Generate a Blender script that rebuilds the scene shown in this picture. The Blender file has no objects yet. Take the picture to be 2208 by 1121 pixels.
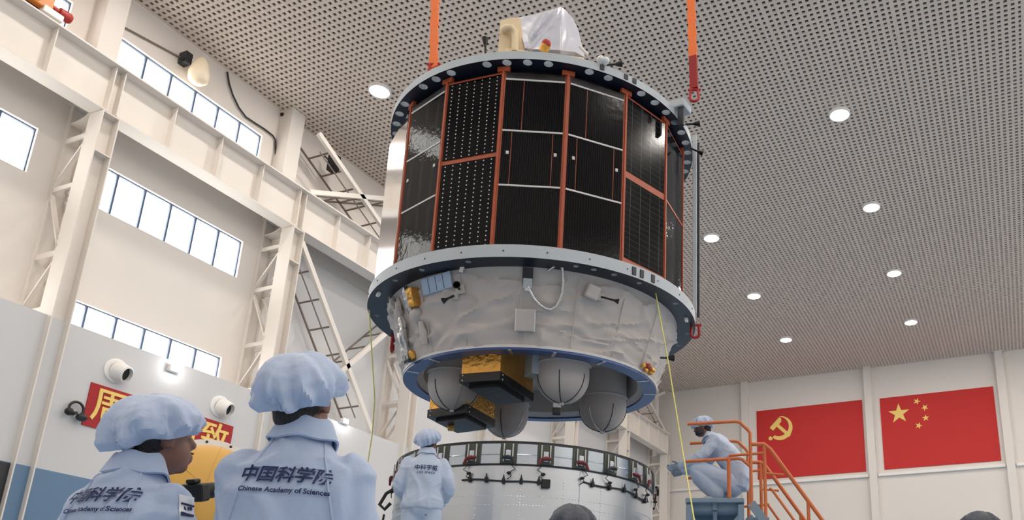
import bpy, bmesh, math, random
from mathutils import Vector, Matrix, noise
from mathutils.bvhtree import BVHTree
random.seed(7)
sc = bpy.context.scene
COL = sc.collection
PI = math.pi
def R(d): return math.radians(d)

# ------------------------------------------------------------------ camera (fitted from the hall's vanishing points)
FPX, CX, CY = 1809.08, 1437.13, 878.58
YAW, PIT, ROL = R(-22.779), R(17.5758), R(.6584)
CAMP = Vector((0, 0, .85))
_F = Vector((math.sin(YAW)*math.cos(PIT), math.cos(YAW)*math.cos(PIT), math.sin(PIT)))
_r = Vector((math.cos(YAW), -math.sin(YAW), 0)); _u = _r.cross(_F)
_rt = math.cos(ROL)*_r + math.sin(ROL)*_u; _up = -math.sin(ROL)*_r + math.cos(ROL)*_u
cam = bpy.data.cameras.new('camera'); camo = bpy.data.objects.new('camera', cam); COL.objects.link(camo)
m = Matrix.Identity(4)
for i, v in enumerate((_rt, _up, -_F)):
    for j in range(3): m[j][i] = v[j]
m.translation = CAMP
camo.matrix_world = m
cam.sensor_width = 36; cam.lens = FPX/2208*36
cam.shift_x = (1104-CX)/2208; cam.shift_y = (CY-560.5)/2208
cam.clip_end = 300
sc.camera = camo

# ------------------------------------------------------------------ sky, exposure
world = bpy.data.worlds.new('overcast_sky'); sc.world = world; world.use_nodes = True
wb = world.node_tree.nodes['Background']; wb.inputs[0].default_value = (1, .965, .93, 1); wb.inputs[1].default_value = 6.0
sc.view_settings.view_transform = 'Standard'; sc.view_settings.look = 'None'
sc.view_settings.exposure = 0.3; sc.view_settings.gamma = 1; sc.view_settings.use_curve_mapping = False
sc.cycles.use_denoising = True
sc.cycles.max_bounces = 8; sc.cycles.diffuse_bounces = 5; sc.cycles.transparent_max_bounces = 12
LAMP_W = 125.0

# ------------------------------------------------------------------ pixel helpers (a pixel gives a direction; the distance comes from a plane)
def ray(p): return _rt*((p[0]-CX)/FPX) - _up*((p[1]-CY)/FPX) + _F
def atX(p, X): d = ray(p); return CAMP + d*((X-CAMP.x)/d.x)
def atY(p, Y): d = ray(p); return CAMP + d*((Y-CAMP.y)/d.y)
def atZ(p, Z): d = ray(p); return CAMP + d*((Z-CAMP.z)/d.z)
def dep(p, D): return CAMP + ray(p)*D

# ------------------------------------------------------------------ materials
def s2l(c):
    c /= 255
    return c/12.92 if c <= .04045 else ((c+.055)/1.055)**2.4
def lin(rgb): return tuple(s2l(c) for c in rgb)+(1,)
MATS = {}
def mat(name, rgb, rough=.6, metal=0., var=.07, scale=3., bump=0., bscale=30., spec=.5, coat=0., sheen=0., stretch=None):
    if name in MATS: return MATS[name]
    M = bpy.data.materials.new(name); M.use_nodes = True; nt = M.node_tree; N = nt.nodes; L = nt.links
    b = N['Principled BSDF']; c = lin(rgb)
    b.inputs['Roughness'].default_value = rough; b.inputs['Metallic'].default_value = metal
    b.inputs['Specular IOR Level'].default_value = spec; b.inputs['Coat Weight'].default_value = coat
    b.inputs['Sheen Weight'].default_value = sheen
    tc = N.new('ShaderNodeTexCoord'); mp = N.new('ShaderNodeMapping'); L.new(tc.outputs['Object'], mp.inputs['Vector'])
    if stretch: mp.inputs['Scale'].default_value = stretch
    no = N.new('ShaderNodeTexNoise'); no.inputs['Scale'].default_value = scale; no.inputs['Detail'].default_value = 5
    L.new(mp.outputs[0], no.inputs['Vector'])
    mx = N.new('ShaderNodeMix'); mx.data_type = 'RGBA'
    mx.inputs['A'].default_value = tuple(v*(1-var) for v in c[:3])+(1,)
    mx.inputs['B'].default_value = tuple(min(1, v*(1+var)) for v in c[:3])+(1,)
    L.new(no.outputs['Fac'], mx.inputs['Factor']); L.new(mx.outputs['Result'], b.inputs['Base Color'])
    if bump:
        n2 = N.new('ShaderNodeTexNoise'); n2.inputs['Scale'].default_value = bscale; n2.inputs['Detail'].default_value = 4
        L.new(mp.outputs[0], n2.inputs['Vector'])
        bp = N.new('ShaderNodeBump'); bp.inputs['Strength'].default_value = bump; bp.inputs['Distance'].default_value = .02
        L.new(n2.outputs['Fac'], bp.inputs['Height']); L.new(bp.outputs[0], b.inputs['Normal'])
    MATS[name] = M; return M
def emis(name, rgb, s):
    if name in MATS: return MATS[name]
    M = bpy.data.materials.new(name); M.use_nodes = True; nt = M.node_tree; b = nt.nodes['Principled BSDF']
    no = nt.nodes.new('ShaderNodeTexNoise'); no.inputs['Scale'].default_value = 2
    mx = nt.nodes.new('ShaderNodeMix'); mx.data_type = 'RGBA'
    mx.inputs['A'].default_value = lin(rgb); mx.inputs['B'].default_value = lin(rgb)
    nt.links.new(no.outputs['Fac'], mx.inputs['Factor']); nt.links.new(mx.outputs['Result'], b.inputs['Emission Color'])
    b.inputs['Base Color'].default_value = (.8, .8, .8, 1); b.inputs['Emission Strength'].default_value = s
    MATS[name] = M; return M
def glassmat():
    M = bpy.data.materials.new('window_glass'); M.use_nodes = True; nt = M.node_tree; N = nt.nodes; N.remove(N['Principled BSDF'])
    t = N.new('ShaderNodeBsdfTransparent'); t.inputs[0].default_value = (.97, .97, .96, 1)
    g = N.new('ShaderNodeBsdfGlossy'); g.inputs['Roughness'].default_value = .08
    x = N.new('ShaderNodeMixShader'); x.inputs[0].default_value = .06
    no = N.new('ShaderNodeTexNoise'); no.inputs['Scale'].default_value = .7
    mr = N.new('ShaderNodeMapRange'); mr.inputs['To Min'].default_value = .04; mr.inputs['To Max'].default_value = .09
    nt.links.new(no.outputs['Fac'], mr.inputs['Value']); nt.links.new(mr.outputs[0], x.inputs[0])
    nt.links.new(t.outputs[0], x.inputs[1]); nt.links.new(g.outputs[0], x.inputs[2])
    nt.links.new(x.outputs[0], N['Material Output'].inputs[0]); return M
def cellmat(name, nx, ny, kind, base=(5, 5, 8), line=(90, 90, 95), rough=.12, wav=.04, spec=.16, ior=1.5):
    """glossy dark solar cells with a fine printed pattern laid out in the sheet's own UV"""
    M = bpy.data.materials.new(name); M.use_nodes = True; nt = M.node_tree; N = nt.nodes; L = nt.links
    b = N['Principled BSDF']; b.inputs['Roughness'].default_value = rough; b.inputs['Specular IOR Level'].default_value = spec; b.inputs['IOR'].default_value = ior
    uv = N.new('ShaderNodeUVMap'); sx = N.new('ShaderNodeSeparateXYZ'); L.new(uv.outputs[0], sx.inputs[0])
    def ma(op, a, bv=None):
        n = N.new('ShaderNodeMath'); n.operation = op
        for i, v in enumerate((a, bv)):
            if v is None: continue
            if isinstance(v, (int, float)): n.inputs[i].default_value = v
            else: L.new(v, n.inputs[i])
        return n.outputs[0]
    fu = ma('SUBTRACT', ma('FRACT', ma('MULTIPLY', sx.outputs[0], nx)), .5)
    fv = ma('SUBTRACT', ma('FRACT', ma('MULTIPLY', sx.outputs[1], ny)), .5)
    if kind == 'dots':
        d2 = ma('ADD', ma('POWER', ma('ABSOLUTE', fu), 2), ma('POWER', ma('MULTIPLY', ma('ABSOLUTE', fv), .55), 2))
        mask = ma('LESS_THAN', d2, .0075)
    elif kind == 'grid':
        mask = ma('MAXIMUM', ma('LESS_THAN', ma('ABSOLUTE', fu), .022), ma('MULTIPLY', ma('LESS_THAN', ma('ABSOLUTE', fv), .05), .35))
    else:
        mask = ma('MULTIPLY', ma('LESS_THAN', ma('ABSOLUTE', fu), .12), .1)
    mx = N.new('ShaderNodeMix'); mx.data_type = 'RGBA'; mx.inputs['A'].default_value = lin(base); mx.inputs['B'].default_value = lin(line)
    L.new(mask, mx.inputs['Factor']); L.new(mx.outputs['Result'], b.inputs['Base Color'])
    tc = N.new('ShaderNodeTexCoord'); no = N.new('ShaderNodeTexNoise'); no.inputs['Scale'].default_value = 14; no.inputs['Detail'].default_value = 3
    L.new(tc.outputs['Object'], no.inputs['Vector'])
    bp = N.new('ShaderNodeBump'); bp.inputs['Strength'].default_value = wav; bp.inputs['Distance'].default_value = .02
    L.new(no.outputs['Fac'], bp.inputs['Height']); L.new(bp.outputs[0], b.inputs['Normal'])
    return M

m_wall = mat('wall_paint', (226, 220, 214), .8, var=.02, scale=.6)
m_lowwall = mat('lower_wall_paint', (208, 208, 209), .75, var=.02, scale=.5)
m_dado = mat('dado_blue', (100, 130, 160), .6, var=.04)
m_floor = mat('floor_epoxy', (148, 172, 196), .35, var=.05, scale=.8)
m_steel = mat('white_steel_paint', (228, 221, 213), .55, var=.03, scale=1.2)
m_ceil = mat('ceiling_white', (212, 198, 186), .7, var=.04, scale=.3)
m_void = mat('plenum_dark', (104, 96, 92), .9, var=.2)
m_alu = mat('alu_frame', (70, 92, 122), .45, var=.1)
m_glass = glassmat()
m_red = mat('flag_red', (196, 40, 38), .7, var=.03, scale=.8)
m_red2 = mat('banner_red', (170, 36, 40), .7, var=.04)
m_yel = mat('emblem_yellow', (246, 212, 120), .7, var=.03)
m_white = mat('white_enamel', (236, 234, 230), .4, var=.02)
m_black = mat('black_rubber', (20, 20, 22), .5, var=.2)
m_dark = mat('dark_metal', (48, 50, 54), .45, metal=.3, var=.15)
m_thin = mat('thin_rod_paint', (120, 108, 100), .6, var=.08)

# ------------------------------------------------------------------ mesh builder
class MB:
    def __init__(s): s.v = []; s.f = []; s.uv = {}
    def add(s, vs, fs):
        o = len(s.v); s.v += [Vector(v) for v in vs]; s.f += [tuple(i+o for i in f) for f in fs]; return s
    def box(s, lo, hi, mtx=None):
        x0, y0, z0 = lo; x1, y1, z1 = hi
        vs = [Vector(v) for v in ((x0,y0,z0),(x1,y0,z0),(x1,y1,z0),(x0,y1,z0),(x0,y0,z1),(x1,y0,z1),(x1,y1,z1),(x0,y1,z1))]
        if mtx is not None: vs = [mtx @ v for v in vs]
        return s.add(vs, [(3,2,1,0),(4,5,6,7),(0,1,5,4),(1,2,6,5),(2,3,7,6),(3,0,4,7)])
    def bevbox(s, lo, hi, b, mtx=None):
        bm = bmesh.new(); bmesh.ops.create_cube(bm, size=1)
        lo = Vector(lo); hi = Vector(hi)
        for v in bm.verts: v.co = Vector((lo[i]+(hi[i]-lo[i])*(v.co[i]+.5) for i in range(3)))
        bmesh.ops.bevel(bm, geom=bm.edges[:], offset=b, segments=2, profile=.5, affect='EDGES')
        bm.verts.index_update(); vs = [(mtx @ v.co) if mtx is not None else v.co.copy() for v in bm.verts]
        fs = [tuple(v.index for v in f.verts) for f in bm.faces]; bm.free(); return s.add(vs, fs)
    def bar(s, a, b, w, h, up=(0,0,1)):
        a = Vector(a); b = Vector(b); d = (b-a).normalized(); up = Vector(up)
        if abs(d.dot(up)) > .98: up = Vector((1,0,0))
        x = d.cross(up).normalized()*(w/2); y = x.cross(d).normalized()*(h/2)
        vs = [a-x-y, a+x-y, a+x+y, a-x+y, b-x-y, b+x-y, b+x+y, b-x+y]
        return s.add(vs, [(0,1,2,3),(7,6,5,4),(0,4,5,1),(1,5,6,2),(2,6,7,3),(3,7,4,0)])
    def tube(s, pts, r, n=10, cap=True):
        pts = [Vector(p) for p in pts]; rs = r if isinstance(r, (list, tuple)) else [r]*len(pts)
        o = len(s.v); prev = None
        for i, p in enumerate(pts):
            t = (pts[min(i+1, len(pts)-1)]-pts[max(i-1, 0)]).normalized()
            if prev is None:
                x = t.cross(Vector((0,0,1)) if abs(t.z) < .9 else Vector((1,0,0))).normalized()
            else:
                x = (prev - t*prev.dot(t)).normalized()
            prev = x; y = t.cross(x)
            for k in range(n):
                a = 2*PI*k/n; s.v.append(p+(x*math.cos(a)+y*math.sin(a))*rs[i])
        for i in range(len(pts)-1):
            for k in range(n):
                k2 = (k+1) % n; s.f.append((o+i*n+k, o+i*n+k2, o+(i+1)*n+k2, o+(i+1)*n+k))
        if cap:
            s.f.append(tuple(o+k for k in range(n-1, -1, -1))); e = o+(len(pts)-1)*n; s.f.append(tuple(e+k for k in range(n)))
        return s
    def lathe(s, prof, n=48, c=(0,0,0), mtx=None, closed=False, a0=0., a1=2*PI):
        full = abs(a1-a0-2*PI) < 1e-6; m_ = n if full else n+1
        c = Vector(c); o = len(s.v); K = len(prof)
        for k in range(m_):
            a = a0+(a1-a0)*k/n
            for r, z in prof:
                p = Vector((r*math.cos(a), r*math.sin(a), z)); p = (mtx @ p if mtx is not None else p)+c; s.v.append(p)
        for k in range(n):
            k2 = (k+1) % m_
            for j in range(K if closed else K-1):
                j2 = (j+1) % K; s.f.append((o+k*K+j, o+k2*K+j, o+k2*K+j2, o+k*K+j2))
        return s
    def ell(s, c, r, n=20, mm=12, mtx=None):
        c = Vector(c); o = len(s.v); r = Vector(r)
        def T(p): return (mtx @ p if mtx is not None else p)+c
        s.v.append(T(Vector((0,0,-r.z))))
        for j in range(1, mm):
            t = -PI/2+PI*j/mm
            for k in range(n):
                a = 2*PI*k/n; s.v.append(T(Vector((r.x*math.cos(t)*math.cos(a), r.y*math.cos(t)*math.sin(a), r.z*math.sin(t)))))
        s.v.append(T(Vector((0,0,r.z)))); e = len(s.v)-1
        for k in range(n):
            k2 = (k+1) % n; s.f.append((o, o+1+k2, o+1+k)); s.f.append((e, e-n+k, e-n+k2))
            for j in range(mm-2): a = o+1+j*n; s.f.append((a+k, a+k2, a+n+k2, a+n+k))
        return s
    def prism(s, poly, h, mtx=None):
        """poly: 2D outline in local xy, extruded along local z by h"""
        n = len(poly); vs = [Vector((p[0], p[1], 0)) for p in poly]+[Vector((p[0], p[1], h)) for p in poly]
        if mtx is not None: vs = [mtx @ v for v in vs]
        fs = [tuple(range(n-1, -1, -1)), tuple(range(n, 2*n))]+[(i, (i+1) % n, n+(i+1) % n, n+i) for i in range(n)]
        return s.add(vs, fs)
    def mesh(s, name, smooth=False, M=None):
        me = bpy.data.meshes.new(name); vs = s.v if M is None else [M @ v for v in s.v]
        me.from_pydata(vs, [], s.f); me.update()
        bm = bmesh.new(); bm.from_mesh(me); bmesh.ops.recalc_face_normals(bm, faces=bm.faces); bm.to_mesh(me); bm.free()
        if smooth:
            me.polygons.foreach_set('use_smooth', [True]*len(me.polygons))
            try: me.set_sharp_from_angle(angle=R(40))
            except Exception: pass
        return me
    def build(s, name, m, parent=None, smooth=False):
        """vertices are given in world space (or in the space of a local root whose matrix is stored)"""
        M = None
        if parent is not None: M = WINV.get(parent.name)
        me = s.mesh(name, smooth, M); return link(name, me, m, parent)
WINV = {}
def link(name, me, m, parent=None):
    o = bpy.data.objects.new(name, me); COL.objects.link(o)
    if m is not None and not me.materials: me.materials.append(m)
    if parent is not None:
        o.parent = parent
        if parent.name in WINV: WINV[o.name] = WINV[parent.name]
    return o
def tag(o, label, cat, group=None):
    o['label'] = label; o['category'] = cat
    if group: o['group'] = group
    return o
def thing(name, label, cat, loc=(0,0,0), group=None, mtx=None):
    o = bpy.data.objects.new(name, None); o.empty_display_size = .1; COL.objects.link(o)
    M = mtx if mtx is not None else Matrix.Translation(Vector(loc)); o.matrix_world = M
    WINV[o.name] = M.inverted(); tag(o, label, cat, group); return o
def struct(o): o['kind'] = 'structure'; return o
def copy_tree(o, off, parent=None):
    c = o.copy(); COL.objects.link(c)
    if parent is None: c.location = o.location+Vector(off)
    else: c.parent = parent
    for ch in list(o.children): copy_tree(ch, off, c)
    return c

# ================================================================== HALL
XW, ZC_, YB = -20.555, 18.1, 47.3
XI = -19.22                      # inner face of the lattice columns
XL = -19.38                      # face of the thick lower wall
XR, YF = 19.5, -8.0
COLY = [10.53-5.93, 10.53, 16.46, 22.39, 28.32, 34.25, 40.18, 46.0]
struct(MB().box((XW-.4, YF-.4, -.3), (XR+.4, YB+.4, 0)).build('floor', m_floor))
# left wall with window openings
s2 = (11.9, 13.1); s1 = (15.95, 16.83); s3 = (8.25, 9.37)
bays = [(-6.51, -1.88), (-.58, 4.05), (5.35, 9.98), (11.28, 15.9)]
def wall_with_holes(name, X0, X1, y0, y1, z0, z1, holes, m):
    ys = sorted({y0, y1, *[h[0] for h in holes], *[h[1] for h in holes]}); zs = sorted({z0, z1, *[h[2] for h in holes], *[h[3] for h in holes]})
    mb = MB()
    for i in range(len(ys)-1):
        run = None
        for j in range(len(zs)-1):
            cy, cz = (ys[i]+ys[i+1])/2, (zs[j]+zs[j+1])/2
            if any(h[0] < cy < h[1] and h[2] < cz < h[3] for h in holes): continue
            mb.box((X0, ys[i], zs[j]), (X1, ys[i+1], zs[j+1]))
    return struct(mb.build(name, m))
holes = [(a, b, *s) for a, b in bays for s in (s1, s2, s3)]
wl = wall_with_holes('wall_left', XW-.3, XW, YF, YB, 0, ZC_+.6, holes, m_wall)
m_pane = m_glass
# windows: each strip of six panes
wn = 1
fr6 = None
def window(n, X, a, b, z0, z1, side=1):
    w = bpy.data.objects.new('window_%d' % n, None); COL.objects.link(w); w.location = (X-.12*side, a, z0); struct(w)
    WINV[w.name] = Matrix.Translation(w.location).inverted()
    x0, x1 = X-.15*side, X-.09*side
    x0, x1 = min(x0, x1), max(x0, x1)
    f = MB(); t = .024
    f.box((x0, a, z0), (x1, b, z0+t)); f.box((x0, a, z1-t), (x1, b, z1)); f.box((x0, a, z0+t), (x1, a+t, z1-t)); f.box((x0, b-t, z0+t), (x1, b, z1-t))
    f.build('window_frame', m_alu, w)
    k = 6; st = (b-a)/k; pm = mm_ = None
    for i in range(k):
        if i:
            y = a+i*st
            if mm_ is None: mm_ = MB().box((x0, -.026, z0+t-z0), (x1, .026, z1-t-z0)).mesh('mullion')
            me = mm_; o = link('mullion', me, m_alu, w); o.location = (-w.location.x, y-w.location.y, 0)
        if pm is None: pm = MB().box(((x0+x1)/2-.004, .03, t), ((x0+x1)/2+.004, st-.03, z1-z0-t)).mesh('pane')
        o = link('pane', pm, m_pane, w); o.location = (-w.location.x, i*st, 0)
for a, b in bays:
    for z in (s1, s2, s3): window(wn, XW, a, b, *z); wn += 1
# right wall and the end behind the camera (out of the picture) close the hall; the right window bands are added to let daylight in
rh = [(y, y+4.6, *z) for y in (-6, 0, 6, 12, 18, 24, 30, 36) for z in ((11.9, 13.1), (15.0, 16.8))]
wall_with_holes('wall_right', XR, XR+.3, YF, YB, 0, ZC_+.6, rh, m_wall)
for h in rh: window(wn, XR, *h, side=-1); wn += 1
struct(MB().box((XW-.3, YF-.3, 0), (XR+.3, YF, ZC_+.6)).build('wall_front', m_wall))
# thick lower wall along the left side, blue dado at its foot
lwz = atX((475, 815.6), XL).z
struct(MB().box((XW, YF, 1.6), (XL, 46.9, lwz)).build('wall_left_lower', m_lowwall))
dz = atX((120, 1018), XL).z
struct(MB().box((XW, YF, 0), (XL+.03, 46.9, dz)).build('baseboard_left', m_dado))
# back wall, pilasters, ledges
wbk = struct(MB().box((XW-.3, YB, 0), (XR+.3, YB+.3, ZC_+.6)).build('wall_back', m_wall))
PX = [-14.36, -6.88, .33, 7.6, 14.9]
pm = MB().box((-.42, -.3, 0), (0, 0, ZC_)).mesh('pilaster')
for x in PX:
    o = link('pilaster', pm, m_wall, wbk); o.location = (x, YB, 0)
for a, b in zip([-20.4]+PX[:-1], PX):
    MB().bevbox((a+.05, YB-.16, 11.55), (b-.47, YB, 11.72), .02).build('ledge', m_white, wbk)
# ceiling: dark plenum above an open-cell grid
ce = struct(MB().box((XW-.3, YF-.3, ZC_+.55), (XR+.3, YB+.3, ZC_+.7)).build('ceiling', m_void))
CELL = .182
g = MB(); bw = .088; bh = .05
x = XW
while x < XR: g.box((x, YF, ZC_), (x+bw, YB, ZC_+bh)); x += CELL
y = YF
while y < YB: g.box((XW, y, ZC_+.002), (XR, y+bw, ZC_+bh-.004)); y += CELL
go = g.build('grid', m_ceil, ce); go['kind'] = 'stuff'
# dense panel joints seen as slightly wider bars every 2.4 m
j = MB(); x = -18.0
while x < XR: j.box((x, YF, ZC_-.006), (x+.09, YB, ZC_+.02)); x += 3.27
jo = j.build('grid_runner', m_ceil, ce); jo['kind'] = 'stuff'

# downlights in rows
LX = [-16.85, -10.35, -3.82, 2.7, 9.2, 15.7]; LYs = [-3.6, 4.2, 10.6, 16.75, 23.2, 29.25, 35.25, 41.15]
m_lens = emis('lamp_lens', (255, 246, 236), 9)
hm = MB().lathe([(.30, 0), (.34, 0), (.34, .10), (.30, .10)], 28, closed=True).mesh('housing', True)
lm = MB().lathe([(.0005, .02), (.30, .02), (.30, .035), (.0005, .035)], 28, closed=True).mesh('lens', True)
ld = bpy.data.lights.new('downlight', 'AREA'); ld.shape = 'DISK'; ld.size = .55; ld.energy = LAMP_W; ld.color = (1, .93, .85)
for x in LX:
    for y in LYs:
        if x < -16 and y > 41: continue
        t = thing('downlight', 'round white downlight glowing in the open-cell ceiling', 'light', (x, y, ZC_-.09), 'downlights in the ceiling grid')
        link('housing', hm, m_white, t); link('lens', lm, m_lens, t)
        lo = bpy.data.objects.new('lamp', ld); COL.objects.link(lo); lo.parent = t; lo.location = (0, 0, -.03)

# ------------------------------------------------------------------ lattice columns
def lattice_column(y0):
    t = thing('lattice_column', 'white steel lattice column carrying the crane runway beam', 'column', (XI, y0, 0), 'lattice columns along the window wall')
    y1 = y0+.43; zt = 13.66; tk = .03
    for (a, b) in ((y0, y0+tk), (y1-tk, y1)): MB().box((XI-.5, a, 0), (XI, b, zt)).build('flange', m_steel, t)
    MB().box((XI-.27, y0+tk, 0), (XI-.24, y1-tk, zt)).build('web', m_steel, t)
    for z in (12.55, zt-.03): MB().box((XI-.24, y0+tk, z), (XI-.01, y1-tk, z+.03)).build('stiffener', m_steel, t)
    # wall-side chord
    mb = MB(); mb.box((XW, y0, 0), (XW+.12, y0+tk, 14.1)); mb.box((XW, y1-tk, 0), (XW+.12, y1, 14.1)); mb.box((XW, y0+tk, 0), (XW+.03, y1-tk, 14.1)); mb.build('wall_chord', m_steel, t)
    zs = [13.09, 11.72, 9.93, 8.5, 7.0]
    for yy in (y0+.02, y1-.06):
        xa, xb = XW+.08, XI-.46
        for i, z in enumerate(zs):
            MB().box((xa, yy, z-.06), (xb, yy+.04, z+.06)).build('strut', m_steel, t)
            if i < len(zs)-1:
                z2 = zs[i+1]
                p, q = ((xb, yy+.03, z-.22), (xa, yy+.03, z2+.1)) if i % 2 == 0 else ((xa, yy+.03, z-.12), (xb, yy+.03, z2+.12))
                MB().bar(p, q, .05, .1, (0, 1, 0)).build('diagonal', m_steel, t)
    # haunch plate between the two chords under the beam
    n = 10; prof = [(XI-.5-(XW+.12 - (XI-.5))*0, 0)]
    top = []
    for k in range(n+1):
        u = k/n; top.append((XW+.1+(XI-.5-XW-.1)*u, 13.62+.22*(u**3)))
    mb = MB()
    for k in range(n):
        a, b = top[k], top[k+1]
        mb.add([(a[0], y0+.03, a[1]), (b[0], y0+.03, b[1]), (b[0], y1-.03, b[1]), (a[0], y1-.03, a[1]), (a[0], y0+.03, a[1]-.04), (b[0], y0+.03, b[1]-.04), (b[0], y1-.03, b[1]-.04), (a[0], y1-.03, a[1]-.04)],
               [(0,1,2,3),(7,6,5,4),(0,4,5,1),(1,5,6,2),(2,6,7,3),(3,7,4,0)])
    mb.build('haunch_plate', m_steel, t)
    MB().box((XW+.12, y1-.12, 13.15), (XI-.5, y1-.09, 13.6)).build('gusset', m_steel, t)
    # boxed upper column from the beam to the ceiling
    MB().box((XW, y0-.06, 14.1), (XW+.52, y0+.46, ZC_)).build('upper_column', m_wall, t)
    return t
c0 = lattice_column(COLY[1])
for y in COLY:
    if y != COLY[1]: copy_tree(c0, (0, y-COLY[1], 0))

# ------------------------------------------------------------------ crane runway beam, one plate girder per bay
BZ0, BZ1 = 13.68, 15.02
def runway(y0, y1):
    t = thing('crane_runway_beam', 'deep white plate girder of the crane runway spanning two lattice columns', 'beam', (XI-.25, y0, BZ0), 'crane runway girders')
    w = XI-.26
    MB().box((w-.012, y0, BZ0+.03), (w+.012, y1, BZ1-.03)).build('web', m_steel, t)
    MB().box((w-.24, y0+.12, BZ0), (w+.24, y1-.1, BZ0+.035)).build('bottom_flange', m_steel, t)
    MB().box((w-.3, y0, BZ1-.04), (w+.3, y1, BZ1)).build('top_flange', m_steel, t)
    sm = MB().box((-.22, -.012, BZ0+.04), (.22, .012, BZ1-.05)).mesh('stiffener')
    for k in range(5):
        o = link('stiffener', sm, m_steel, t); o.location = (w-t.location.x, (y1-y0)*(.02+.24*k), -BZ0)
    MB().box((w-.04, y0, BZ1), (w+.04, y1, BZ1+.09)).build('crane_rail', m_dark, t)
    return t
r0 = runway(COLY[1]+.22, COLY[2]+.22)
for i in (0, 2, 3, 4, 5, 6): copy_tree(r0, (0, COLY[i]-COLY[1], 0))

# walkway handrail behind the beam
hr = thing('walkway_handrail', 'thin pale handrail of the walkway above the crane beam', 'handrail', (XI-.75, 4.8, BZ1))
for k, y in enumerate([4.9+1.02*i for i in range(18)]):
    MB().tube([(XI-.7, y, BZ1-.05), (XI-.7, y, BZ1+.42)], .014, 6).build('post', m_white, hr)
MB().tube([(XI-.7, 4.8, BZ1+.42), (XI-.7, 22.4, BZ1+.42)], .012, 6).build('rail', m_white, hr)
MB().box((XW+.02, 4.8, BZ1-.1), (XI-.62, 22.4, BZ1-.05)).build('walkway_plate', m_steel, hr)

# ------------------------------------------------------------------ X bracing in the third bay: two planes of members joined by lacing bars
def xbrace(label, diags, m1, m2):
    a0 = diags[0][0]
    t = thing('cross_brace', label, 'brace', (XI-.3, a0[0], min(d[k][1] for d in diags for k in (0, 1))))
    for (p, q), w in zip(diags, (.16, .15)):
        xf, xr = XI-.16, XW+.18
        MB().bar((xf, p[0], p[1]), (xf, q[0], q[1]), w, .12, (1, 0, 0)).build('front_member', m1, t)
        MB().bar((xr, p[0], p[1]), (xr, q[0], q[1]), .05, .05, (1, 0, 0)).build('rear_member', m2, t)
        pa_, pb_ = [(p[0]+(q[0]-p[0])*w_-.28, p[1]+(q[1]-p[1])*w_-.24) for w_ in (.12, .9)]
        MB().bar((xf-.1, pa_[0], pa_[1]), (xf-.1, pb_[0], pb_[1]), .03, .03, (1, 0, 0)).build('lower_angle', m2, t)
        n = 7
        for k in range(1, n):
            u = k/n; a = Vector((xf, p[0]+(q[0]-p[0])*u, p[1]+(q[1]-p[1])*u)); b = Vector((xr, a.y, a.z))
            MB().bar(a, b, .035, .05).build('lacing_bar', m2, t)
    return t
xbrace('white laced cross brace between ceiling and crane beam', [((16.95, 17.3), (21.3, 15.14)), ((16.95, 15.14), (22.1, 17.7))], m_steel, m_thin)
xbrace('tall white laced cross brace under the crane beam', [((16.95, 13.4), (20.9, 8.4)), ((17.9, 8.4), (22.3, 13.4))], m_steel, m_thin)
xbrace('laced cross brace near the far end of the runway', [((40.8, 17.6), (45.8, 15.14)), ((40.8, 15.14), (45.8, 17.6))], m_steel, m_thin)
# grey sheet on the wall behind the brace bay, its tone stands in for shade
struct(MB().box((XW, 17.4, 8.2), (XW+.018, 46.9, 13.7)).build('wall_shade_1', m_lowwall))

# ------------------------------------------------------------------ banner  (four characters)
def text_mesh(body, size, shear=0., extrude=0., offset=0., spacing=1.):
    c = bpy.data.curves.new('t', 'FONT'); c.body = body; c.size = size; c.shear = shear; c.extrude = extrude; c.offset = offset; c.space_character = spacing
    c.align_x = 'CENTER'; c.align_y = 'CENTER'; c.resolution_u = 3
    o = bpy.data.objects.new('t', c); COL.objects.link(o); bpy.context.view_layer.update()
    me = bpy.data.meshes.new_from_object(o.evaluated_get(bpy.context.evaluated_depsgraph_get()))
    bpy.data.objects.remove(o); bpy.data.curves.remove(c)
    return me
bt = atX((196, 824), XL); bb = atX((177, 916), XL); brt = atX((502, 920), XL)
ban = thing('slogan_banner', 'red slogan banner with large yellow characters on the lower wall', 'banner', (XL, bt.y, bb.z))
MB().box((XL, bt.y, bb.z), (XL+.03, brt.y, bt.z)).build('board', m_red2, ban)
bw_ = brt.y-bt.y; bz = (bt.z+bb.z)/2
for k, ch in enumerate('周到细致'):
    me = text_mesh(ch, .86, extrude=.012, offset=.008)
    c = Vector((XL+.042, bt.y+bw_*(.135+.243*k), bz))
    M = Matrix.Translation(c) @ Matrix(((0, 0, 1, 0), (1, 0, 0, 0), (0, 1, 0, 0), (0, 0, 0, 1)))
    me.transform(WINV[ban.name] @ M); me.materials.clear(); link('character', me, m_yel, ban)

# ------------------------------------------------------------------ flags painted on boards
def flag(name, label, tl, br):
    t = thing(name, label, 'flag', (tl[0], YB-.05, br[1]))
    MB().box((tl[0], YB-.05, br[1]), (br[0], YB, tl[1])).build('board', m_red, t); return t
YFL = YB-.05
Mfl = lambda c: Matrix.Translation(Vector((c[0], YFL, c[1]))) @ Matrix(((1, 0, 0, 0), (0, 0, -1, 0), (0, 1, 0, 0), (0, 0, 0, 1)))
f1 = flag('party_flag', 'red wall flag with a yellow hammer and sickle', (-13.88, 16.18), (-7.5, 11.91))
f2 = flag('star_flag', 'red wall flag with one large and four small yellow stars', (-6.48, 16.14), (-.33, 11.93))
def star(c, r, rot):
    pts = []
    for k in range(10):
        a = rot+PI/2+k*PI/5; q = r if k % 2 == 0 else r*.382; pts.append((q*math.cos(a), q*math.sin(a)))
    MB().prism(pts, .02, Mfl(c)).build('star', m_yel, f2)
u = 6.15/30
ox, oz = -6.48, 16.14
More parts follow.
